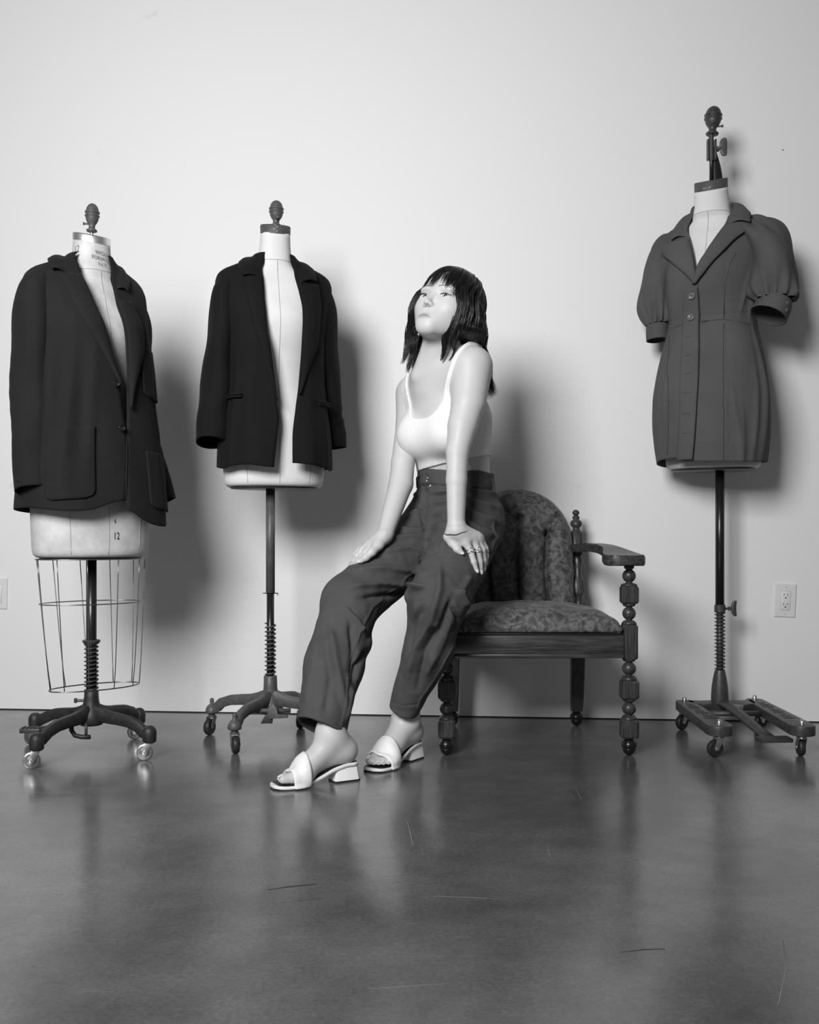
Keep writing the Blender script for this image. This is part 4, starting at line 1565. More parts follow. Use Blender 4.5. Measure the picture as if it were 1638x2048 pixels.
def field(prims, lo, hi, h):
    lo, hi = np.array(lo, float), np.array(hi, float)
    n = np.ceil((hi - lo) / h).astype(int) + 1
    ax = [(lo[i] + h * np.arange(n[i])).astype(np.float32) for i in range(3)]
    D = np.full(n, .08, np.float32)
    for pr in prims:
        a, b = p_box(pr, .035 + pr['k'])
        i0 = np.clip(np.floor((a - lo) / h).astype(int), 0, n)
        i1 = np.clip(np.ceil((b - lo) / h).astype(int) + 1, 0, n)
        if (i1 <= i0).any():
            continue
        sl = tuple(slice(i0[k], i1[k]) for k in range(3))
        g = np.stack(np.meshgrid(ax[0][sl[0]], ax[1][sl[1]], ax[2][sl[2]], indexing='ij'), -1)
        d = p_eval(pr, g)
        o = D[sl]
        k = pr['k']
        if pr['op'] == 'u':
            hh = np.maximum(k - np.abs(o - d), 0) / k
            D[sl] = np.minimum(o, d) - hh * hh * k * .25
        else:
            hh = np.maximum(k - np.abs(o + d), 0) / k
            D[sl] = np.maximum(o, -d) + hh * hh * k * .25
    return D, ax


def nets(D, ax, smooth=1, grad=False):
    """surface nets: vertices and quads of the zero level"""
    S = D < 0
    c = np.zeros(tuple(np.array(D.shape) - 1), np.int8)
    for dx in (0, 1):
        for dy in (0, 1):
            for dz in (0, 1):
                c += S[dx:D.shape[0] - 1 + dx, dy:D.shape[1] - 1 + dy, dz:D.shape[2] - 1 + dz]
    I = np.argwhere((c > 0) & (c < 8))
    idx = np.full(c.shape, -1, np.int32)
    idx[I[:, 0], I[:, 1], I[:, 2]] = np.arange(len(I))
    cor = [(x, y, z) for x in (0, 1) for y in (0, 1) for z in (0, 1)]
    val = np.stack([D[I[:, 0] + x, I[:, 1] + y, I[:, 2] + z] for x, y, z in cor], -1)
    acc = np.zeros((len(I), 3))
    cnt = np.zeros(len(I))
    for i in range(8):
        for j in range(i + 1, 8):
            dlt = np.array(cor[j]) - np.array(cor[i])
            if abs(dlt).sum() != 1:
                continue
            a, b = val[:, i], val[:, j]
            mk = (a < 0) != (b < 0)
            t = np.where(mk, a / np.where(mk, a - b, 1), 0)
            acc += (np.array(cor[i]) + t[:, None] * dlt) * mk[:, None]
            cnt += mk
    h = float(ax[0][1] - ax[0][0])
    V = (I + acc / cnt[:, None]) * h + np.array([ax[0][0], ax[1][0], ax[2][0]])
    Q = []
    nx, ny, nz = D.shape
    for axis in range(3):
        sa = [slice(None)] * 3
        sb = [slice(None)] * 3
        sa[axis] = slice(0, -1)
        sb[axis] = slice(1, None)
        A, B = S[tuple(sa)], S[tuple(sb)]
        E = np.argwhere(A != B)
        u, v = [(1, 2), (2, 0), (0, 1)][axis]
        ok = (E[:, u] > 0) & (E[:, v] > 0) & (E[:, u] < D.shape[u] - 1) & (E[:, v] < D.shape[v] - 1)
        E = E[ok]
        fl = A[E[:, 0], E[:, 1], E[:, 2]]

        def cell(du, dv):
            e = E.copy()
            e[:, u] -= du
            e[:, v] -= dv
            return idx[e[:, 0], e[:, 1], e[:, 2]]
        q = np.stack([cell(1, 1), cell(0, 1), cell(0, 0), cell(1, 0)], -1)
        q[~fl] = q[~fl][:, ::-1]
        Q.append(q)
    Q = np.concatenate(Q)
    Q = Q[(Q >= 0).all(1)]
    if grad:
        G = np.zeros((len(I), 3))
        for k in range(3):
            e = [0, 0, 0]
            e[k] = 1
            up = np.clip(I + np.array(e) * 2, 0, np.array(D.shape) - 2)
            dn = np.clip(I - np.array(e), 0, np.array(D.shape) - 2)
            G[:, k] = sum(D[up[:, 0] + x, up[:, 1] + y, up[:, 2] + z] - D[dn[:, 0] + x, dn[:, 1] + y, dn[:, 2] + z] for x, y, z in cor)
        G /= np.linalg.norm(G, axis=1)[:, None] + 1e-9
    for _ in range(smooth):
        V = relax(V, Q, .5)
        if smooth > 1:
            V = relax(V, Q, -.5)
    return (V, Q, G) if grad else (V, Q)


def relax(V, Q, lam):
    acc = np.zeros_like(V)
    cnt = np.zeros(len(V))
    for i in range(4):
        a, b = Q[:, i], Q[:, (i + 1) % 4]
        for k in range(3):
            acc[:, k] += np.bincount(a, V[b, k], len(V)) + np.bincount(b, V[a, k], len(V))
        cnt += np.bincount(a, minlength=len(V)) + np.bincount(b, minlength=len(V))
    cnt = np.maximum(cnt, 1)
    return V + lam * (acc / cnt[:, None] - V)


def normals(V, Q):
    fn = np.cross(V[Q[:, 2]] - V[Q[:, 0]], V[Q[:, 3]] - V[Q[:, 1]])
    N = np.zeros_like(V)
    for i in range(4):
        for k in range(3):
            N[:, k] += np.bincount(Q[:, i], fn[:, k], len(V))
    return N / (np.linalg.norm(N, axis=1)[:, None] + 1e-12)


def mesh_obj(name, V, Q, m, parent, org=(0, 0, 0), smooth=True, col=None, nrm=None):
    me = bpy.data.meshes.new(name)
    V = np.asarray(V, np.float32) - np.array(org, np.float32)
    n = len(Q)
    me.vertices.add(len(V))
    me.vertices.foreach_set('co', V.ravel())
    me.loops.add(n * 4)
    me.loops.foreach_set('vertex_index', np.asarray(Q, np.int32).ravel())
    me.polygons.add(n)
    me.polygons.foreach_set('loop_start', np.arange(0, n * 4, 4, dtype=np.int32))
    me.polygons.foreach_set('use_smooth', np.ones(n, bool))
    me.update(calc_edges=True)
    me.validate()
    if col is not None:
        at = me.color_attributes.new('tone', 'FLOAT_COLOR', 'POINT')
        c4 = np.ones((len(V), 4), np.float32)
        c4[:, :3] = col[:, None]
        at.data.foreach_set('color', c4.ravel())
    if nrm is not None:
        me.normals_split_custom_set_from_vertices(np.asarray(nrm, np.float32).tolist())
    me.materials.append(m)
    o = bpy.data.objects.new(name, me)
    COL.objects.link(o)
    o.parent = parent
    return o


def blocks(prims, coarse, fine):
    """mesh the same implicit body with a coarse grid and finer boxes; coarse faces inside fine boxes are dropped"""
    D, ax = field(prims, *coarse)
    V, Q, G = nets(D, ax, 2, True)
    cen = V[Q].mean(1)
    keep = np.ones(len(Q), bool)
    for lo, hi, h in fine:
        lo, hi = np.array(lo), np.array(hi)
        keep &= ~((cen > lo + h * 6).all(1) & (cen < hi - h * 6).all(1))
        ins = (V > lo).all(1) & (V < hi).all(1)
        V[ins] -= G[ins] * .00015
    Vs, Qs, Gs, off = [V], [Q[keep]], [G], len(V)
    for lo, hi, h in fine:
        D, ax = field(prims, lo, hi, h)
        V, Q, G = nets(D, ax, 2, True)
        cen = V[Q].mean(1)
        Q = Q[((cen > np.array(lo) + h * 3) & (cen < np.array(hi) - h * 3)).all(1)]
        Vs.append(V)
        Qs.append(Q + off)
        Gs.append(G)
        off += len(V)
    return np.concatenate(Vs), np.concatenate(Qs), np.concatenate(Gs)

# ------------------------------------------------------------------ the seated woman
from mathutils.bvhtree import BVHTree
PO = Vector((0.10, 3.0, 0.0))
person = thing('person', 'woman in white ribbed crop top and dark trousers perched on the arm of the armchair', 'person', PO)


def skin_material():
    m = bpy.data.materials.new('skin')
    m.use_nodes = True
    nt = m.node_tree
    b = nt.nodes['Principled BSDF']
    at = nt.nodes.new('ShaderNodeAttribute')
    at.attribute_name = 'tone'
    nt.links.new(at.outputs['Color'], b.inputs['Base Color'])
    b.inputs['Roughness'].default_value = .48
    b.inputs['Specular IOR Level'].default_value = .38
    b.inputs['Subsurface Weight'].default_value = .12
    b.inputs['Subsurface Radius'].default_value = (.008, .008, .008)
    b.inputs['Subsurface Scale'].default_value = 1.0
    return m


M_SKIN = skin_material()
M_HAIR = mat('dark_hair', 0.012, 0.34, 0.5)
M_TROUSER = cloth('trouser_twill', 0.072, 0.02, 0.15, 1400, .85, .14, 6)
M_NAIL = mat('nail', 0.72, 0.15, 0.6)
M_SILVER = mat('silver', 0.75, 0.2, 0.5, metal=1.0)
M_CORD = mat('bracelet_cord', 0.03, 0.5)
M_LASH = mat('lash', 0.012, 0.6)
M_BROW = mat("brow", 0.10, 0.9)
M_WHITE = mat('white_leather', 0.86, 0.4, 0.4, bump=.1, bscale=60)
M_INSOLE = mat('black_insole', 0.015, 0.5)
M_EYE = mat('eye_white', 0.46, 0.12, 0.6)
M_IRIS = mat('iris', 0.012, 0.08, 0.7)

# joints
PSI = R(50)
fP, lP = np.array((-math.sin(PSI), -math.cos(PSI), 0)), np.array((math.cos(PSI), -math.sin(PSI), 0))
uP = np.array((0, 0, 1.0))
ROTP = np.stack([lP, fP, uP], -1)
C_ = np.array((.151, 3.13, .70))
RH, LH = C_ - lP * .085, C_ + lP * .085
RK = np.array(P(702, 1205, 2.90))
LK = np.array(P(876, 1200, 2.80))
RM, RHEM = np.array(P(668, 1330, 2.78)), np.array(P(642, 1458, 2.69))
LM, LHEM = np.array(P(857, 1298, 2.84)), np.array(P(806, 1421, 2.90))

# ---------------- trousers
tp_ = [
    ell(C_ + (-.008, 0, -.005), (.145, .116, .118), ROTP, .03),
    cone(C_ + (-.004, -.003, .05), (.141, 3.12, .90), .136, .124, .04, flat=(fP, .84)),
    cone(RH, RK, .108, .081, .045),
    cone(RK, RM, .081, .079, .03),
    cone(RM, RHEM + (RHEM - RM) * .3, .079, .067, .03),
    cone(LH + (-.012, 0, 0), LK, .101, .086, .035),
    cone(LK, LM, .080, .067, .02),
    cone(LM, LHEM + (LHEM - LM) * .3, .067, .038, .03),
    ell(P(826, 1192, 2.79), (.026, .024, .026), None, .008),
    cone(P(893, 1184, 2.79), P(930, 1210, 2.80), .036, .013, .010),
    ell(P(722, 1288, 2.83), (.030, .03, .034), None, .025),
]
lo, hi, h = (-.36, 2.55, .05), (.34, 3.30, .90), .0042
D, ax = field(tp_, lo, hi, h)
gx, gy, gz = np.meshgrid(*ax, indexing='ij')
D = np.maximum(D, gz - (.862 - .06 * (gx - .14)))
for hem, mid, rh, ang in ((RHEM, RM, .066, 0), (LHEM, LM, .042, 0)):
    ax_ = (hem - mid) / np.linalg.norm(hem - mid)
    if hem is RHEM:
        ax_ = np.array((-.36, -.45, -.82)) / np.linalg.norm((-.36, -.45, -.82))
    sx_ = (hem - mid) / np.linalg.norm(hem - mid)
    pl = (gx - hem[0]) * ax_[0] + (gy - hem[1]) * ax_[1] + (gz - hem[2]) * ax_[2]
    ps = (gx - hem[0]) * sx_[0] + (gy - hem[1]) * sx_[1] + (gz - hem[2]) * sx_[2]
    qx = [g - hem[i] - ps * sx_[i] for i, g in enumerate((gx, gy, gz))]
    rad = np.sqrt(qx[0] ** 2 + qx[1] ** 2 + qx[2] ** 2)
    near = rad < .13
    D = np.where(near & (pl > -.12), np.maximum(D, pl), D)
    inner = np.maximum(rad - (rh - .005 - .05 * np.minimum(ps, 0)), -(ps + .10))
    D = np.where(near, np.maximum(D, -inner), D)
TV, TQ = nets(D.astype(np.float32), ax, 3)
del gx, gy, gz, qx, rad, inner, near, pl
TN = normals(TV, TQ)
px_ = CXP + F * TV[:, 0] / TV[:, 1]
py_ = HZ - F * (TV[:, 2] - CAMH) / TV[:, 1]
facing = np.clip(-(TN * (TV - np.array((0, 0, CAMH)))).sum(1) / np.linalg.norm(TV - np.array((0, 0, CAMH)), axis=1) * 3 + .3, 0, 1)


def dist_poly(px, py, pts):
    best = np.full(len(px), 1e9)
    tb = np.zeros(len(px))
    n = len(pts) - 1
    for i in range(n):
        ax0, ay0 = pts[i]
        bx0, by0 = pts[i + 1]
        dx, dy = bx0 - ax0, by0 - ay0
        t = np.clip(((px - ax0) * dx + (py - ay0) * dy) / (dx * dx + dy * dy), 0, 1)
        d = np.hypot(px - ax0 - t * dx, py - ay0 - t * dy)
        m = d < best
        best[m] = d[m]
        tb[m] = (i + t[m]) / n
    return best, tb


folds = [
    # whiskers over hip and lap
    ([(862, 985), (930, 978), (992, 990)], 6, .005), ([(866, 1006), (930, 1000), (994, 1016)], 7, .006), ([(868, 1030), (930, 1022), (996, 1046)], 7, .006), ([(865, 1056), (925, 1046), (996, 1078)], 8, .006),
    ([(840, 985), (828, 992)], 6, .004), ([(845, 1020), (818, 1032)], 6, .005), ([(850, 1062), (800, 1060)], 6, .005), ([(868, 1078), (820, 1072), (785, 1078)], 6, .004),
    ([(880, 1100), (905, 1068), (945, 1055)], 8, .005), ([(858, 1104), (820, 1095), (760, 1105)], 6, .004),
    # creases across the far thigh
    ([(705, 1142), (770, 1136), (850, 1146)], 7, .005), ([(700, 1174), (770, 1168), (852, 1172)], 6, .006), ([(720, 1196), (790, 1190), (850, 1176)], 7, -.006),
    ([(800, 1212), (760, 1250), (735, 1280)], 8, -.005),
    # shin folds of the far leg
    ([(660, 1250), (672, 1320), (690, 1420)], 9, .005), ([(700, 1240), (708, 1300), (700, 1360)], 8, -.006), ([(640, 1250), (625, 1340), (612, 1420)], 12, .004), ([(652, 1290), (660, 1360), (650, 1430)], 9, -.004),
    ([(690, 1215), (715, 1245), (728, 1265)], 5, .006), ([(717, 1345), (700, 1390), (692, 1440)], 6, .005), ([(735, 1300), (715, 1330), (706, 1380)], 6, -.008),
    # near leg
    ([(880, 1130), (878, 1180), (862, 1240), (830, 1300), (812, 1370)], 9, .008), ([(905, 1195), (890, 1240), (850, 1300), (835, 1380)], 9, -.008), ([(915, 1180), (925, 1195), (934, 1212)], 6, .007),
    ([(870, 1240), (880, 1270), (858, 1330)], 9, .005), ([(900, 1240), (880, 1300), (850, 1350)], 8, .004), ([(845, 1215), (828, 1260), (820, 1310)], 8, -.005), ([(830, 1200), (838, 1240), (825, 1290)], 6, .004),
    ([(905, 1215), (918, 1240), (908, 1262)], 6, -.007), ([(940, 1150), (920, 1190)], 8, .004),
    # seams
    ([(880, 1106), (840, 1130), (790, 1178), (745, 1215), (722, 1260), (700, 1330), (690, 1400), (682, 1468)], 2.2, .0022), ([(908, 1290), (880, 1340), (840, 1400), (834, 1420)], 2.0, .0022),
    ([(984, 1040), (990, 1075), (978, 1110)], 2, .002),
    ([(846, 968), (846, 1000), (842, 1030), (850, 1056)], 5, -.005), ([(858, 962), (850, 985), (848, 1004), (854, 1018), (852, 1035), (848, 1046)], 3, -.006),
    ([(834, 1002), (846, 1007)], 2, -.002), ([(862, 1002), (890, 992)], 2, -.002),
    # waistband
    ([(838, 972), (862, 970), (900, 973), (985, 980)], 2.2, -.004), ([(854, 950), (858, 968)], 2, -.003),
    # hem stitching
    ([(594, 1428), (640, 1424), (690, 1458)], 1.6, -.0015), ([(777, 1402), (806, 1412), (838, 1408)], 1.6, -.0015),
]
py_f = lambda q: sum(b for a, b in q) / len(q)
off = np.zeros(len(TV))
off += .0032 / (1 + np.exp((py_ - 972 - .03 * (px_ - 850)) / .8))

for pts, wd, am in folds:
    d_, t_ = dist_poly(px_, py_, pts)
    off += (2.4 if py_f(pts) < 1200 else 1.9) * am * np.exp(-(d_ / (wd * .8)) ** 2) * np.clip(np.minimum(t_, 1 - t_) * 6 + .25, 0, 1)
off += .0022 * vnoise(TV, 38) + .0012 * vnoise(TV, 80, 3.0)
off *= facing
# back side: gentle wrinkles only
off += (1 - facing) * .003 * vnoise(TV, 30, 1.0)
TV = TV + TN * off[:, None]
trousers = mesh_obj('trousers', TV, TQ, M_TROUSER, person, PO)
tag(trousers, 'dark high-waisted straight-leg trousers', None)
bvh_t = BVHTree.FromPolygons([tuple(v) for v in TV], [tuple(q) for q in TQ])


def surf_depth(px, py, default):
    o = Vector((0, 0, CAMH))
    d = (P(px, py, 1.0) - o)
    loc, _, _, _ = bvh_t.ray_cast(o, d)
    return loc.y if loc is not None else default


def loc_(p):
    return Vector(p) - PO


# buttons on the waistband
for bx, by in ((855, 956), (853, 962)):
    d_ = surf_depth(bx, by, 3.0)
    MB().lathe([(0, .0035), (.0015, .0035), (.0022, .002), (.0024, 0)], 12, M=frame(loc_(P(bx, by, d_ - .0005)), (-.5, -.85, .1))).build('rivet', M_SILVER, trousers)
# belt loops
for pts in ([(837, 950), (833, 958), (834, 976)], [(984, 956), (987, 964), (988, 985)]):
    q = [loc_(P(x, y, surf_depth(x + (4 if x < 900 else -4), y, 3.05) - .002)) for x, y in pts]
    MB().tube(q, [(.0045, .002)] * 3, 8).build('belt_loop', M_TROUSER, trousers)

# ---------------- head frame
YH, PH_, RHD = R(33), R(23), R(8)
f0 = np.array((-math.sin(YH) * math.cos(PH_), -math.cos(YH) * math.cos(PH_), math.sin(PH_)))
u0 = np.array((math.sin(YH) * math.sin(PH_), math.cos(YH) * math.sin(PH_), math.cos(PH_)))
l0 = np.array((math.cos(YH), -math.sin(YH), 0))
uH = u0 * math.cos(RHD) + l0 * math.sin(RHD)
lH = l0 * math.cos(RHD) - u0 * math.sin(RHD)
fH = f0
HS = 1.06
EM = np.array(P(868, 590, 2.885))
HC = EM - fH * (.080 * HS)
ROTH = np.stack([lH, fH, uH], -1)


def H(x, y, z):
    return HC + HS * (x * lH + y * fH + z * uH)


def he(c, r, k=.012, op='u'):
    return ell(H(*c), np.array(r) * HS, ROTH, k, op)


def hc(a, b, ra, rb, k=.012, op='u'):
    return cone(H(*a), H(*b), ra * HS, rb * HS, k, op)


head = [
    he((0, -.018, .038), (.071, .090, .080), .03),
    he((0, .028, -.014), (.066, .056, .070), .03),
    he((0, .034, .042), (.062, .050, .048), .03),
]
EX = .0345
for s_ in (-1, 1):
    head += [hc((s_ * .054, -.006, -.034), (s_ * .047, .014, -.060), .013, .013, .030), hc((s_ * .047, .014, -.060), (s_ * .014, .060, -.093), .013, .012, .028),
             he((s_ * .040, .042, -.022), (.027, .027, .030), .035),
             he((s_ * .027, .0745, .021), (.026, .010, .008), .016)]
head += [he((0, .040, -.062), (.045, .034, .034), .03), he((0, .0665, -.0935), (.018, .012, .012), .024), he((0, .062, -.068), (.026, .020, .020), .035)]
for s_ in (-1, 1):
    head += [he((s_ * EX, .0935, .001), (.019, .0115, .0105), .012, 's')]
head += [hc((0, .077, .010), (0, .0935, -.029), .0066, .0076, .014), he((0, .0960, -.0330), (.0086, .0088, .0080), .008)]
for s_ in (-1, 1):
    head += [he((s_ * .0102, .0870, -.0366), (.0066, .0092, .0060), .006),
             he((s_ * .0056, .0938, -.0424), (.0036, .0054, .0034), .003, 's'),
             he((s_ * EX, .0685, .0015), (.0172, .0135, .0118), .006),
             he((s_ * EX, .0860, -.0012), (.0136, .0110, .0036), .0022, 's')]
for s_ in (-1, 1):
    head += [he((s_ * .0075, .0810, -.0657), (.0145, .0058, .0039), .007)]
head += [he((0.0, .0800, -.0757), (.0155, .0062, .0050), .008), he((0, .0915, -.058), (.003, .004, .006), .005, 's')]

# ---------------- torso, arms
PT = R(45)
fT, lT = np.array((-math.sin(PT), -math.cos(PT), 0)), np.array((math.cos(PT), -math.sin(PT), 0))
ROTT = np.stack([lT, fT, uP], -1)
W_ = np.array((.141, 3.12, .862))
CC = np.array((.122, 3.072, 1.010))
UC = np.array((.092, 3.035, 1.115))
LS = np.array(P(945, 733, 2.935))
RS = np.array(P(823, 788, 3.150))
NK = np.array((.072, 3.020, 1.150))
trunk = [
    ell(C_ + (0, 0, .0), (.150, .112, .11), ROTP, .03),
    cone(C_ + (0, 0, .06), W_, .118, .106, .04, flat=(fP, .80)),
    cone(W_, CC, .106, .122, .05, flat=(fT, .80)),
    cone(CC, UC, .122, .098, .05, flat=(fT, .74)),
    cone(RS + lT * .02, LS - lT * .02, .045, .050, .05),
    cone(NK + (0, .02, .0), LS + (-.05, .03, -.015), .038, .030, .04),
    cone(NK + (0, .01, .01), RS + (.02, 0, .02), .038, .032, .04),
    ell(CC + fT * .074 - lT * .062 + (0, 0, -.038), (.060, .058, .062), ROTT, .03),
    ell(CC + fT * .074 + lT * .062 + (0, 0, -.038), (.060, .058, .062), ROTT, .03),
]
neck = [cone(NK + (0.004, .012, -.02), H(0, -.012, -.05), .052, .050, .04),
        cone(NK + fT * .035 - lT * .01, H(.040, -.01, -.045), .012, .014, .03), cone(NK + fT * .035 - lT * .02, H(-.040, -.01, -.045), .012, .014, .03),
        cone(NK + fT * .040 - lT * .015 + (0, 0, -.004), LS + (-.03, -.02, .018), .010, .010, .025), cone(NK + fT * .040 - lT * .030 + (0, 0, -.008), RS + (.02, -.02, .012), .010, .010, .025)]
LE, LW = np.array(P(915, 905, 2.865)), np.array(P(912, 1056, 2.835))
LE0 = np.array(P(937, 805, 2.905))
LE1 = np.array(P(925, 852, 2.885))
LF = np.array(P(913, 960, 2.85))
RE, RW = np.array(P(806, 925, 3.075)), np.array(P(771, 1066, 2.955))
RE0 = np.array(P(819, 850, 3.13))
RF = np.array(P(802, 968, 3.05))
arms = [cone(LS, LE0, .060, .051, .03), cone(LE0, LE1, .050, .043, .006), cone(LE1, LE, .043, .0325, .006), cone(LE, LF, .0325, .0295, .006), cone(LF, LW, .0295, .0245, .006),
        cone(RS, RE0, .048, .043, .03), cone(RE0, RE, .042, .036, .006), cone(RE, RF, .036, .037, .006), cone(RF, RW, .037, .0245, .006)]


# ---------------- hands: fingers laid on the trouser surface
def on(px, py, r, dflt, lift=.001):
    return np.array(P(px, py, min(surf_depth(px, py, dflt), dflt + .05) - r - lift))


hands = []
nails = []
rings_at = []
LHd = 2.86
kn = {'i': (931, 1087), 'm': (943, 1080), 'r': (953, 1077), 'l': (960, 1078)}
fing = {'i': [(931, 1087), (941, 1104), (948, 1124), (953, 1140)], 'm': [(943, 1080), (955, 1100), (960, 1122), (962, 1143)],
        'r': [(953, 1077), (965, 1100), (968, 1120), (968, 1136)], 'l': [(960, 1078), (971, 1098), (973, 1112), (972, 1124)]}
rad_ = {'i': (.0112, .0098, .0084, .0062), 'm': (.0112, .0098, .0084, .0062), 'r': (.0105, .0092, .0080, .0060), 'l': (.0095, .0080, .0070, .0054)}
wr_l = LW + np.array((0, 0, -.008))
for k_, pts in fing.items():
    q = [on(x, y, r_, LHd, .004 if i == 0 else .001) for i, ((x, y), r_) in enumerate(zip(pts, rad_[k_]))]
    q[0] = q[0] + np.array((0, -.010, .004))
    q[1] = q[1] + np.array((0, -.008, .002))
    hands.append(cone(wr_l + (q[0] - wr_l) * .12, q[0], .0165, rad_[k_][0], .012))
    for a_, b_, ra_1, rb_1 in zip(q[:-1], q[1:], rad_[k_][:-1], rad_[k_][1:]):
        hands.append(cone(a_, b_, ra_1, rb_1, .004))
    nails.append((q[3], q[3] - q[2], np.array((.25, -.9, .25)), .0054))
    rings_at.append((k_, q, rad_[k_]))
hands.append(cone(wr_l, on(928, 1082, .014, LHd) + np.array((0, -.006, .004)), .022, .016, .02))
hands.append(cone(wr_l + (.01, 0, 0), on(950, 1078, .012, LHd) + np.array((0, -.006, .004)), .020, .014, .02))
th = [on(898, 1074, .014, LHd), on(905, 1086, .0125, LHd), on(915, 1098, .010, LHd), on(922, 1105, .0078, LHd)]
hands.append(cone(wr_l, th[0], .018, .015, .015))
for a_, b_, ra_1, rb_1 in zip(th[:-1], th[1:], (.015, .0125, .0105), (.0125, .0105, .0078)):
    hands.append(cone(a_, b_, ra_1, rb_1, .008))
nails.append((th[3], th[3] - th[2], np.array((.2, -.9, .4)), .0060))
# far hand on the far thigh
RHd = 2.965
wr_r = RW + np.array((0, 0, -.006))
fr_ = {'i': [(733, 1104, 2.925), (723, 1114, 2.915), (716, 1122, 2.920), (711, 1128, 2.925)], 'm': [(726, 1099, 2.945), (715, 1111, 2.935), (709, 1122, 2.940), (704, 1131, 2.945)],
       'r': [(722, 1097, 2.965), (711, 1109, 2.957), (705, 1122, 2.962), (701, 1134, 2.970)], 'l': [(722, 1098, 2.985), (712, 1110, 2.980), (706, 1122, 2.985), (701, 1132, 2.99)]}
rr2 = {'i': (.0112, .0095, .0082, .0064), 'm': (.0112, .0095, .0082, .0064), 'r': (.0105, .009, .0078, .006), 'l': (.0095, .008, .007, .0055)}
for k_, pts in fr_.items():
    q = [np.array(P(*p)) for p in pts]
    hands.append(cone(wr_r + (q[0] - wr_r) * .1, q[0], .0165, rr2[k_][0], .014))
    for a_, b_, ra_1, rb_1 in zip(q[:-1], q[1:], rr2[k_][:-1], rr2[k_][1:]):
        hands.append(cone(a_, b_, ra_1, rb_1, .004))
    nails.append((q[3], q[3] - q[2], np.array((-.4, -.6, .6)), .0052))
t2 = [np.array(P(*p)) for p in ((757, 1090, 2.925), (744, 1104, 2.905), (732, 1115, 2.900), (722, 1122, 2.902))]
hands.append(cone(wr_r, t2[0], .018, .015, .015))
for a_, b_, ra_1, rb_1 in zip(t2[:-1], t2[1:], (.015, .0122, .0100), (.0122, .0100, .0076)):
    hands.append(cone(a_, b_, ra_1, rb_1, .008))
nails.append((t2[3], t2[3] - t2[2], np.array((-.3, -.8, .5)), .0060))

# ---------------- legs and feet
feet_f = []
FT = {}
for nm, cen, t_dir in (('r', (-.251, 2.655), (-.883, -.469)), ('l', (-.0425, 2.885), (-.56, -.83))):
    t_ = np.array((t_dir[0], t_dir[1], 0.0))
    t_ /= np.linalg.norm(t_)
    w_ = np.array((-t_[1], t_[0], 0))
    o_ = np.array((cen[0], cen[1], 0)) - t_ * .1225
    FT[nm] = (o_, t_, w_)
legs = [cone(RH, RK, .080, .055, .03), cone(LH, LK, .080, .055, .03)]
feet = []
ztop = pchip([0, .03, .07, .12, .15, .17, .21, .245], [.052, .052, .045, .025, .0145, .0120, .0115, .0135])
for nm, kn_ in (('r', RK), ('l', LK)):
    o_, t_, w_ = FT[nm]
    inn = 1.0 if nm == 'r' else -1.0

    def fp(s, w, z):
        return o_ + t_ * s + w_ * (w * inn) + np.array((0, 0, z))
    ank = fp(.082 if nm == 'r' else .064, 0, .135)
    up = np.array(kn_) - ank
    feet += [cone(ank + up * .45, ank, .042, .0300, .03), cone(ank, fp(.048, 0, .088), .0305, .030, .03),
             ell(fp(.034, 0, .081), (.030, .030, .030), None, .025), ell(ank - up * 0 + w_ * inn * .025 + (0, 0, -.008), (.011, .011, .013), None, .014), ell(ank - w_ * inn * .025 + (0, 0, -.016), (.011, .011, .013), None, .014),
             cone(fp(.070, 0, .112), fp(.150, .004, .052), .033, .026, .03, flat=(w_, 1.15)), cone(fp(.04, 0, .078), fp(.150, -.006, .036), .024, .018, .03),
             cone(fp(.155, .018, .034), fp(.165, -.020, .030), .021, .017, .02),
             cone(fp(.160, .020, .032), fp(.192, .020, .028), .0190, .0150, .012), cone(fp(.192, .020, .028), fp(.219, .018, .0265), .0158, .0130, .006)]
    for j, (w0, s1, r_) in enumerate(((.003, .221, .0095), (-.010, .216, .0088), (-.021, .208, .0082), (-.031, .197, .0076))):
        feet += [cone(fp(.165, w0 * .9, .028), fp(s1 - .018, w0, .027), r_ * 1.1, r_, .006), cone(fp(s1 - .018, w0, .027), fp(s1, w0, .0225), r_, r_ * .85, .003)]
        nails.append((fp(s1 + .001, w0, .0255), t_ * .9 + np.array((0, 0, -.45)), t_ * .45 + np.array((0, 0, .9)), r_ * .5))
    nails.append((fp(.224, .018, .0335), t_ * .9 + np.array((0, 0, -.35)), t_ * .35 + np.array((0, 0, .9)), .0062))

body_p = trunk + arms + neck + head + hands + legs + feet
hb_lo, hb_hi = HC - .128, HC + .128
fine = [((HC[0] - .105, HC[1] - .125, 1.236), (HC[0] + .082, HC[1] + .10, HC[2] + .13), .0018),
        ((.085, 2.74, .555), (.245, 2.93, .700), .0022), ((-.20, 2.85, .555), (-.055, 3.06, .690), .0022),
        (tuple(FT['r'][0] + FT['r'][1] * .1225 - np.array((.155, .13, 0.0))), tuple(FT['r'][0] + FT['r'][1] * .1225 + np.array((.155, .13, .20))), .0026),
        (tuple(FT['l'][0] + FT['l'][1] * .1225 - np.array((.13, .155, 0.0))), tuple(FT['l'][0] + FT['l'][1] * .1225 + np.array((.13, .155, .20))), .0026)]
BV, BQ, BG = blocks(body_p, ((-.40, 2.52, 0.0), (.34, 3.30, 1.47), .0033), fine)

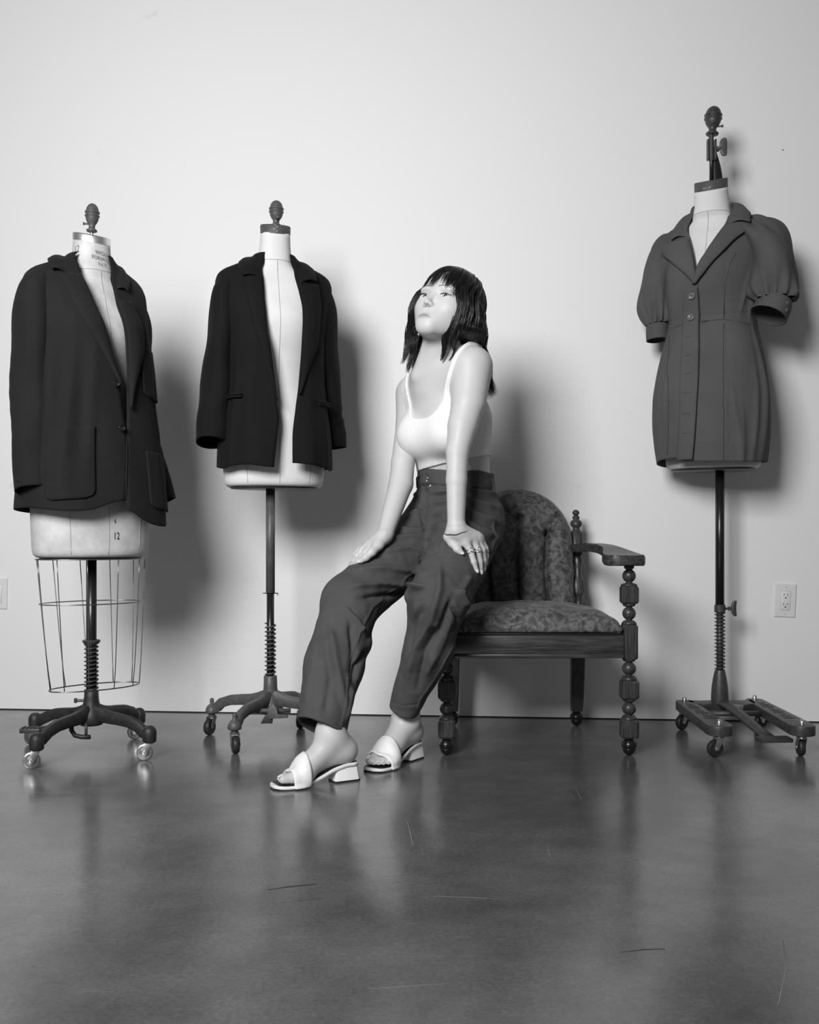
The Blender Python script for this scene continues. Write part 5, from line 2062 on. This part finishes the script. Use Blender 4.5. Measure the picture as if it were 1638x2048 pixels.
# tone: skin, lips, eye make-up; painted shade in lip crease and nostrils
tone = np.full(len(BV), .56)
hl = (BV - HC) @ ROTH / HS
x_, y_, z_ = hl[:, 0], hl[:, 1], hl[:, 2]
fr = y_ > .06
lip = np.exp(-((x_ / .0205) ** 4)) * np.exp(-(((z_ + .0715) / (.0095 - .12 * np.abs(x_))) ** 4)) * fr * (np.abs(x_) < .06)
tone -= lip * .19
crz = -.0703 - .35 * np.maximum(np.abs(x_) - .004, 0) ** 1.0 * .8
tone -= .25 * np.exp(-((z_ - crz) / .0012) ** 2) * np.exp(-(x_ / .0225) ** 6) * fr  # groove between the lips: its shade painted as a darker line
for s_ in (-1, 1):
    sh = np.exp(-(((x_ - s_ * (EX + .005)) / .016) ** 2) - (((z_ - .008) / .0075) ** 2)) * fr
    tone -= sh * .16
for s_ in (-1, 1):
    tone -= .45 * np.exp(-((x_ - s_ * .0056) / .0028) ** 2 - ((z_ + .0428) / .0022) ** 2) * (y_ > .08)  # nostril shade darkened into the skin tone
tone = np.maximum(tone, .04)
tone *= 1 + .02 * vnoise(BV, 40)
body = mesh_obj('body', BV, BQ, M_SKIN, person, PO, col=tone, nrm=BG)
tag(body, 'bare skin of face, arms, midriff and feet', None)
bvh_b = BVHTree.FromPolygons([tuple(v) for v in BV], [tuple(q) for q in BQ])


def face_pt(x, z, off=.0008):
    o = H(x, .16, z)
    loc, nr_, _, _ = bvh_b.ray_cast(Vector(o), Vector(-fH))
    if loc is None:
        return Vector(H(x, .07, z))
    return loc + Vector(fH) * off


# eyes, lashes, brows
cam_v = Vector((0, 0, CAMH))
for s_ in (-1, 1):
    ec = Vector(H(s_ * EX, .0680, .0005))
    er = .0132 * HS
    e = MB().lathe([(er * math.cos(t), er * math.sin(t)) for t in np.linspace(PI, 0, 15)], 22, M=frame(loc_(ec), Vector(fH))).build('eye', M_EYE, body)
    gz_ = (cam_v - ec).normalized() * .95 + Vector(fH) * .25 + Vector(lH) * .03
    Mi_ = frame(loc_(ec), gz_)
    MB().lathe([(er * 1.012 * math.cos(t), er * 1.012 * math.sin(t)) for t in np.linspace(.58, 0, 9)], 20, M=Mi_, cap=False).build('iris', M_IRIS, e)
    # lash line along the upper lid, flicked outwards
    xs = np.linspace(-.0135, .0205, 14)
    pts, rr = [], []
    for x in xs:
        u = (x + .0135) / .034
        z = -.0012 + .0042 * math.sqrt(max(1 - (x / .0142) ** 2, 0)) if x < .0125 else .0003 + (x - .0125) * .32
        pts.append(loc_(face_pt(s_ * (EX + x), z + .0004, .0012)))
        rr.append(.0006 + .0010 * math.sin(PI * min(u * 1.0, 1)) ** .8)
    rr[-1] = .0003
    MB().tube(pts, rr, 6).build('eyelash', M_LASH, e)
    pts, rr = [], []
    for u in np.linspace(0, 1, 12):
        x = .013 + .038 * u
        z = .0225 + .0035 * math.sin(PI * min(u * .75 + .05, 1)) - .004 * max(u - .6, 0) / .4
        pts.append(loc_(face_pt(s_ * x, z, .0004)))
        rr.append((.0008, .0030 * (.6 + .5 * math.sin(PI * u)) * (1 - .5 * u)))
    MB().tube(pts, rr, 8).build('eyebrow', M_BROW, body)
# small bead earring in front of the neck-side hair
MB().lathe([(-.005, .001), (-.003, .003), (0, .004), (.003, .003), (.005, .001)], 12, tuple(loc_(P(837, 669, 2.93)))).build('earring', M_SILVER, person)

# nails
for c_n, d_n, n_n, r_n in nails:
    d_n = np.array(d_n) / np.linalg.norm(d_n)
    n_n = np.array(n_n) - d_n * float(np.dot(n_n, d_n))
    n_n /= np.linalg.norm(n_n)
    b_n = np.cross(n_n, d_n)
    M_ = Matrix((tuple(b_n), tuple(d_n), tuple(n_n))).transposed().to_4x4()
    M_.translation = loc_(np.array(c_n) + n_n * (r_n * .75) + d_n * r_n * .3)
    rgs = []
    for t in np.linspace(-1, 1, 7):
        wv = r_n * .92 * math.sqrt(max(1 - abs(t) ** 3.5, .02))
        rgs.append([(wv * math.cos(a), t * r_n * 1.5, r_n * .42 * math.sin(a) - .1 * r_n * t * t) for a in np.linspace(0, 2 * PI, 10, endpoint=False)])
    MB().loft(rgs).xf(M_).build('nail', M_NAIL, body)

# rings and bracelet
for k_, seg_i, fr_t, thk in (('i', 0, .78, .0014), ('i', 1, .12, .0017), ('m', 0, .88, .0014), ('m', 1, .16, .0016), ('l', 1, .35, .0010)):
    q, rd = [(a, b) for kk, a, b in rings_at if kk == k_][0]
    a_, b_ = q[seg_i], q[seg_i + 1]
    c0 = a_ + (b_ - a_) * fr_t
    r0 = rd[seg_i] + (rd[seg_i + 1] - rd[seg_i]) * fr_t + .0006
    Mr = frame(loc_(c0), Vector(b_ - a_))
    o_r = MB().tube([Mr @ Vector((r0 * math.cos(t), r0 * math.sin(t), .0008 * math.sin(4 * t))) for t in np.linspace(0, 2 * PI, 28, endpoint=False)], thk, 6, closed=True).build('finger_ring', M_SILVER, person)
    if thk > .0015:
        q0 = Vector(loc_(c0)) + Vector((-.1, -.95, .3)).normalized() * (r0 + .001)
        MB().lathe([(-.0024, .0008), (-.0010, .0026), (.0010, .0026), (.0024, .0008)], 8, tuple(q0)).build('ring_stone', M_SILVER, o_r, smooth=False)
Mr = frame(P(913, 1060, 2.842), Vector((-.22, -.35, 1)))
bpts = []
for t in np.linspace(0, 2 * PI, 44, endpoint=False):
    o_b = Mr @ Vector((.06 * math.cos(t), .06 * math.sin(t), .0016 * math.sin(7 * t)))
    hit, _, _, _ = bvh_b.ray_cast(o_b, (Mr.translation - o_b).normalized(), .06)
    dv = (o_b - Mr.translation).normalized()
    rr_b = (hit - Mr.translation).length if hit is not None else .026
    bpts.append(loc_(Mr.translation + dv * (min(rr_b, .036) + .0012)))
MB().tube(bpts, .0014, 6, closed=True).build('bracelet', M_CORD, person)

# ---------------- ribbed crop top: a shell over the trunk
def top_material():
    m = mat('ribbed_knit', 0.84, 0.75, 0.25)
    nt = m.node_tree
    b = nt.nodes['Principled BSDF']
    tc = nt.nodes.new('ShaderNodeTexCoord')
    mp = nt.nodes.new('ShaderNodeMapping')
    mp.inputs['Rotation'].default_value = (0, R(6), R(45))
    nt.links.new(tc.outputs['Object'], mp.inputs['Vector'])
    w_ = nt.nodes.new('ShaderNodeTexWave')
    w_.wave_type = 'BANDS'
    w_.bands_direction = 'X'
    w_.inputs['Scale'].default_value = 75
    w_.inputs['Distortion'].default_value = 0.3
    w_.inputs['Detail'].default_value = 0
    nt.links.new(mp.outputs[0], w_.inputs['Vector'])
    bp = nt.nodes.new('ShaderNodeBump')
    bp.inputs['Strength'].default_value = .55
    bp.inputs['Distance'].default_value = .0016
    nt.links.new(w_.outputs['Fac'], bp.inputs['Height'])
    nt.links.new(bp.outputs['Normal'], b.inputs['Normal'])
    return m


lo, hi, h = (-.11, 2.84, .84), (.33, 3.26, 1.25), .0028
D, ax = field(trunk[:1], lo, hi, h)
D2, _ = field(trunk + [ell(CC + fT * .070 + (0, 0, -.040), (.070, .050, .055), ROTT, .03)], lo, hi, h)
gx, gy, gz = np.meshgrid(*ax, indexing='ij')
s1 = (gx - CC[0]) * lT[0] + (gy - CC[1]) * lT[1]
q1 = (gx - CC[0]) * fT[0] + (gy - CC[1]) * fT[1]
sN = s1
zn = 1.014 + .10 * np.minimum(np.abs(sN) / np.where(s1 > 0, .086, .082), 1.5) ** 3.4
zn = np.where(q1 > 0, zn, zn + .03)
hemz = .866 + .20 * (gx - .03)
sa = .118 + .14 * np.clip((1.085 - gz) / .06, 0, 1) ** 1.6
gzl = np.where(s1 > .03, gz - 1.105, -1)
reg = np.maximum(gzl, np.maximum(np.maximum((gz - zn) * .55, hemz - gz), (np.abs(s1) - sa - np.where(s1 > 0, .010, 0.006)) * .9))
Dm = np.abs(D2 - .0022) - .0042
Dm = np.maximum(Dm, reg)
CV, CQ = nets(Dm.astype(np.float32), ax, 3)
top = mesh_obj('crop_top', CV, CQ, top_material(), person, PO)
tag(top, 'white ribbed scoop-neck crop top', None)
del gx, gy, gz, D, D2, Dm, reg, zn, sa, s1, q1

# near-side shoulder strap, laid over the shoulder
M_STRAP = mat('strap_knit', 0.84, 0.75, 0.25)
q = []
last = 2.9
for x, y in ((893, 806), (895, 788), (898, 768), (902, 748), (907, 730), (913, 715), (921, 703), (930, 694), (940, 688), (951, 688), (963, 695)):
    dr_ = (P(x, y, 1.0) - cam_v)
    hit, _, _, _ = bvh_b.ray_cast(cam_v, dr_)
    if hit is not None and y > 690:
        last = hit.y
        q.append(loc_(P(x, y, hit.y - .001)))
    else:
        last += .018
        q.append(loc_(P(x, y, last)))
MB().tube(q, [(.0030, .0125), (.0030, .0125), (.0030, .0115), (.0030, .010)] + [(.0030, .0085)] * (len(q) - 4), 10, ref=(0, -1, .2)).build('shoulder_strap', M_STRAP, top)

# ---------------- hair
rng = random.Random(11)


def hair_pt(az, el):
    """point on the hair cap: az 0 = front, + towards her left; el from the crown down"""
    rx, ry, rz = .0765, .099, .083
    x = rx * math.sin(el) * math.sin(az)
    y = ry * math.sin(el) * math.cos(az)
    z = rz * math.cos(el)
    return Vector(H(x, y - .012, z + .040))


def strand(az, jit, length, wave, ph, flare, fringe=False, thick=1.0):
    pts = []
    el_end = (1.62 if not fringe else 1.30) + .0
    n1 = 9
    for i in range(n1 + 1):
        el = .16 + (el_end - .16) * i / n1
        a = az + .05 * math.sin(3 * el + ph) * (0 if fringe else 1)
        p = hair_pt(a, el)
        n = (p - Vector(HC)).normalized()
        pts.append(p + n * (jit + .003 * math.sin(el)))
    if fringe:
        d = (pts[-1] - pts[-2]).normalized()
        dn = (-Vector(uH) * .92 + Vector(fH) * .16 + Vector(lH) * .10 * math.sin(ph)).normalized()
        p = pts[-1].copy()
        st = length / 6
        for i in range(6):
            d = (d * .45 + dn * .55).normalized()
            p = p + d * st
            pts.append(p.copy())
        return pts
    d = (pts[-1] - pts[-2]).normalized()
    p = pts[-1].copy()
    out = Vector((p.x - HC[0], p.y - HC[1], 0)).normalized()
    st = .012
    n2 = int(length / st)
    side = out.cross(Vector((0, 0, 1))).normalized()
    for i in range(n2):
        t = i / max(n2 - 1, 1)
        g = Vector((0, 0, -1)) + out * (flare * (.3 + t)) + Vector((.05, .04, 0)) * t
        g.normalize()
        k = .35 if i < 4 else .6
        d = (d * (1 - k) + g * k).normalized()
        p = p + d * st
        w1 = wave * min(1, i / 4) * math.sin(2 * PI * i * st / .095 + ph)
        w2 = wave * min(1, i / 4) * math.cos(2 * PI * i * st / .095 + ph * 1.0 + .8)
        pts.append(p + side * w1 + out * (w2 * .6 + wave * .5))
    return pts


hm = MB()


def behind(p):
    """the raised shoulder keeps the hair behind it"""
    if p.x > .125 and p.z < 1.262:
        k = min(1, (1.262 - p.z) / .05) * min(1, (p.x - .125) / .02)
        k = k * k * (3 - 2 * k)
        if p.y < 3.0:
            p = Vector((p.x, p.y + (3.0 - p.y) * k, p.z))
    return p


cap = MB()
# under-cap so that no scalp shows
rows = []
for i in range(22):
    el = .02 + 1.62 * i / 21
    row = []
    for j in range(48):
        a = 2 * PI * j / 48
        aa = (a + PI) % (2 * PI) - PI
        e = el
        lim = 1.02 if abs(aa) < .75 else (1.02 + (1.64 - 1.02) * min(1, (abs(aa) - .75) / .45))
        e = min(el, lim)
        p = hair_pt(a, e)
        n = (p - Vector(HC)).normalized()
        row.append(tuple(loc_(p - n * .001)))
    rows.append(row)
cap.grid(rows, closed=True)


def add_lock(az, fringe=False, **kw):
    """a lock of a few neighbouring strands that share their wave"""
    ph = 4.5 * az + rng.gauss(0, .55)
    n = kw.pop('n', 7)
    spread = kw.pop('spread', .055)
    L = kw.pop('length')
    for i in range(n):
        pts = strand(az + rng.gauss(0, spread), rng.uniform(0, .008), L * rng.uniform(.88, 1.06), kw.get('wave', .007) * rng.uniform(.8, 1.2), ph + rng.gauss(0, .35), kw.get('flare', .1) + rng.gauss(0, .03), fringe)
        m_ = len(pts)
        r0 = rng.uniform(.0004, .0008) * kw.get('thick', 1.0)
        rad = [r0 * (1.0 if j < m_ * .7 else max(.12, 1 - (j - m_ * .7) / (m_ * .3))) for j in range(m_)]
        rad = [(a, a * 1.9) for a in rad]
        hm.tube([loc_(behind(p)) for p in pts], rad, 4)


# side and back hair; az beyond +-62 degrees hangs past the jaw
for j in range(150):
    az = R(64) + (2 * PI - R(128)) * (j + rng.random()) / 150
    aa = (az + PI) % (2 * PI) - PI
    L = .205 + .02 * math.cos(aa) * -1
    fl = .10
    if aa > 0 and abs(aa) > R(110):
        L, fl = .235, .16
    if aa < 0:
        fl = .24 if aa > -R(115) else .06
        L = .215
    add_lock(az, length=L, wave=.0105, flare=fl, n=19)
# face framing pieces
for az, L, fl in ((R(60), .190, -.05), (R(64), .20, -.02), (R(-60), .21, .22), (R(-64), .215, .26), (R(-70), .215, .30), (R(-76), .215, .30), (R(56), .16, -.06), (R(-57), .19, .08)):
    add_lock(az, length=L, wave=.009, flare=fl, n=18, spread=.035)
# fringe: wispy with gaps
for az, L, n in ((-80, .10, 10), (-74, .10, 10), (-68, .095, 10), (-62, .085, 10), (-56, .078, 10), (-50, .070, 9), (-44, .066, 8), (-38, .058, 7), (-31, .052, 6), (-12, .050, 6), (-7, .056, 7), (-1, .052, 5), (8, .040, 3), (16, .045, 4), (24, .052, 6), (31, .058, 7), (38, .064, 8), (45, .070, 9), (51, .078, 9), (55, .085, 8)):
    add_lock(R(az), True, length=L * .93, n=int(n * 2.2), spread=.05, thick=.8)


def guide_lock(pts, n, spread, tail=.5, az=None):
    """a heavy lock following (px, py, depth) guides"""
    q = [P(*p) for p in pts]
    if az is not None:
        q = [hair_pt(az, .35), hair_pt(az, .75), hair_pt(az, 1.1)] + q
    t = np.arange(len(q))
    fs = [pchip(t, [p[k] for p in q]) for k in range(3)]
    for i in range(n):
        a, b = rng.gauss(0, spread), rng.gauss(0, spread * .7)
        e = len(q) - 1 - rng.uniform(0, 1) ** 1.5 * tail * 2.2
        ph = rng.uniform(0, 6.28)
        pp = []
        for u in np.linspace(0, e, 26):
            sc_ = (.7 + .3 * min(u, 1)) * (1 - .35 * max(u / e - .75, 0) / .25)
            pp.append(loc_(behind(Vector([float(f(u)) for f in fs]) + Vector((a * sc_ + .001 * math.sin(4 * u + ph), b * sc_, .2 * a * sc_)))))
        r0 = rng.uniform(.0005, .0009)
        hm.tube(pp, [(r0 * max(.15, min(1, (26 - j) / 6)), r0 * 1.8 * max(.15, min(1, (26 - j) / 6))) for j in range(26)], 4)


# right-hand curtain in front of the ear, sweeping down to the throat
guide_lock([(914, 580, 2.872), (915, 604, 2.862), (909, 632, 2.862), (899, 656, 2.868), (890, 678, 2.882), (889, 700, 2.90), (883, 722, 2.915)], 110, .0045, az=R(52))
guide_lock([(925, 584, 2.868), (927, 612, 2.858), (920, 640, 2.858), (913, 662, 2.862), (907, 684, 2.880), (912, 700, 2.895), (900, 722, 2.915)], 120, .0055, az=R(62))
guide_lock([(937, 592, 2.875), (938, 624, 2.866), (931, 650, 2.868), (927, 672, 2.88), (920, 692, 2.895), (925, 708, 2.91), (912, 724, 2.925)], 120, .006, az=R(74))
guide_lock([(948, 602, 2.89), (951, 634, 2.885), (946, 660, 2.89), (944, 682, 2.905), (936, 700, 2.93), (938, 722, 2.95), (930, 735, 2.96)], 110, .006, az=R(88))
# left-hand mass beside the far cheek
for pts, n in (([(836, 588, 2.965), (824, 616, 2.965), (822, 642, 2.975), (817, 664, 2.985), (815, 690, 2.99), (811, 712, 2.99), (804, 728, 2.99)], 90),
               ([(838, 598, 2.975), (827, 630, 2.98), (829, 655, 2.99), (823, 680, 2.995), (826, 705, 3.0), (819, 728, 3.0), (816, 746, 3.0)], 100),
               ([(844, 610, 2.99), (836, 640, 3.0), (838, 668, 3.005), (832, 690, 3.01), (836, 712, 3.01), (829, 730, 3.01), (826, 744, 3.01)], 100),
               ([(848, 640, 3.01), (844, 668, 3.02), (842, 690, 3.02), (846, 710, 3.02), (847, 728, 3.02)], 70)):
    guide_lock(pts, n, .005, az=R({90: -62, 100: -76, 70: -105}[n]))
hair = hm.build('hair', M_HAIR, person)
tag(hair, 'dark wavy shoulder-length hair with a wispy fringe', None)
cap.build('hair_roots', M_HAIR, hair)

# ---------------- mule sandals
for nm, lab in (('r', 'white mule sandal with one visible toe'), ('l', 'white mule sandal showing four toes')):
    o_, t_, w_ = FT[nm]

    def sp_(s, w, z):
        return loc_(o_ + t_ * s + w_ * w + np.array((0, 0, z)))
    hw = pchip([0, .006, .02, .06, .12, .16, .19, .222, .238, .245], [.010, .020, .028, .0275, .029, .038, .042, .037, .026, .014])
    zb_ = pchip([0, .03, .07, .12, .15, .17, .21, .245], [.042, .042, .034, .014, .0045, .0012, .0010, .0035])
    ss = np.concatenate([np.linspace(0, .02, 7)[:-1], np.linspace(.02, .222, 30)[:-1], np.linspace(.222, .245, 8)])
    rgs, ins = [], []
    for s in ss:
        a, z0, z1 = float(hw(s)), float(zb_(s)), float(ztop(s)) - .001
        rgs.append([sp_(s, u * a, z0 + (z1 - z0) * v) for u, v in ((-.93, 0), (.93, 0), (1, .3), (1, .8), (.95, 1), (-.95, 1), (-1, .8), (-1, .3))])
        b_ = max(a - .004, .002)
        ins.append([sp_(s, u * b_, z1 + v) for u, v in ((-1, .0002), (1, .0002), (.97, .0014), (-.97, .0014))])
    so = MB().loft(rgs).build('sandal', M_WHITE, person, angle=50)
    tag(so, lab, None)
    MB().loft(ins[2:-3]).build('insole', M_INSOLE, so, angle=50)
    rgs = []
    for s in ss[6:]:
        a, z0 = float(hw(s)) * .97, float(zb_(s))
        if s > .135:
            rgs.append([sp_(s, u * a, z) for u, z in ((-1, z0 - .001), (1, z0 - .001), (1, z0 + .0012), (-1, z0 + .0012))])
    MB().loft(rgs).build('outsole', M_INSOLE, so, angle=50)
    # block heel with its dark lift
    def blk(z0, z1, g0, g1):
        r_ = []
        for z, g in ((z0, g0), (z1, g1)):
            r_.append([sp_(.037 + u * (.036 + g), v * (.024 + g * .4), z) for u, v in ((-1, -.7), (-.8, -1), (.85, -1), (1, -.85), (1, .85), (.85, 1), (-.8, 1), (-1, .7))])
        return MB().loft(r_)
    blk(.0045, .040, .002, -.004).build('block_heel', M_WHITE, so, angle=40)
    blk(.0, .0048, .0025, .0022).build('heel_lift', M_INSOLE, so, angle=40)
    # wide padded strap across the toes
    rows = []
    for u in np.linspace(0, 1, 30):
        a = -.02 + (PI + .04) * u
        row = []
        for v in np.linspace(0, 1, 12):
            s = .150 + .046 * v - .002 * math.sin(PI * u) * (1 - v) + .006 * math.sin(PI * u)
            c0 = Vector(o_ + t_ * s + np.array((0, 0, float(zb_(s)) + .012)))
            dv = (Vector(w_) * -math.cos(a) + Vector((0, 0, max(math.sin(a), 0)))).normalized()
            hit, _, _, _ = bvh_b.ray_cast(c0 + dv * .12, -dv, .12)
            ww = float(hw(min(s, .20))) + .002
            rr_s = (hit - c0).length + .005 if hit is not None else .02
            rr_s = max(rr_s, ww * abs(math.cos(a)) ** 3 if abs(math.cos(a)) > .6 else 0, .018)
            rr_s += .003 * math.sin(PI * v)
            row.append(loc_(c0 + dv * rr_s + Vector((0, 0, -.010 * abs(math.cos(a)) ** 8))))
        rows.append(row)
    MB().grid(rows).build('strap', M_WHITE, so, solid=.005, offs=0)
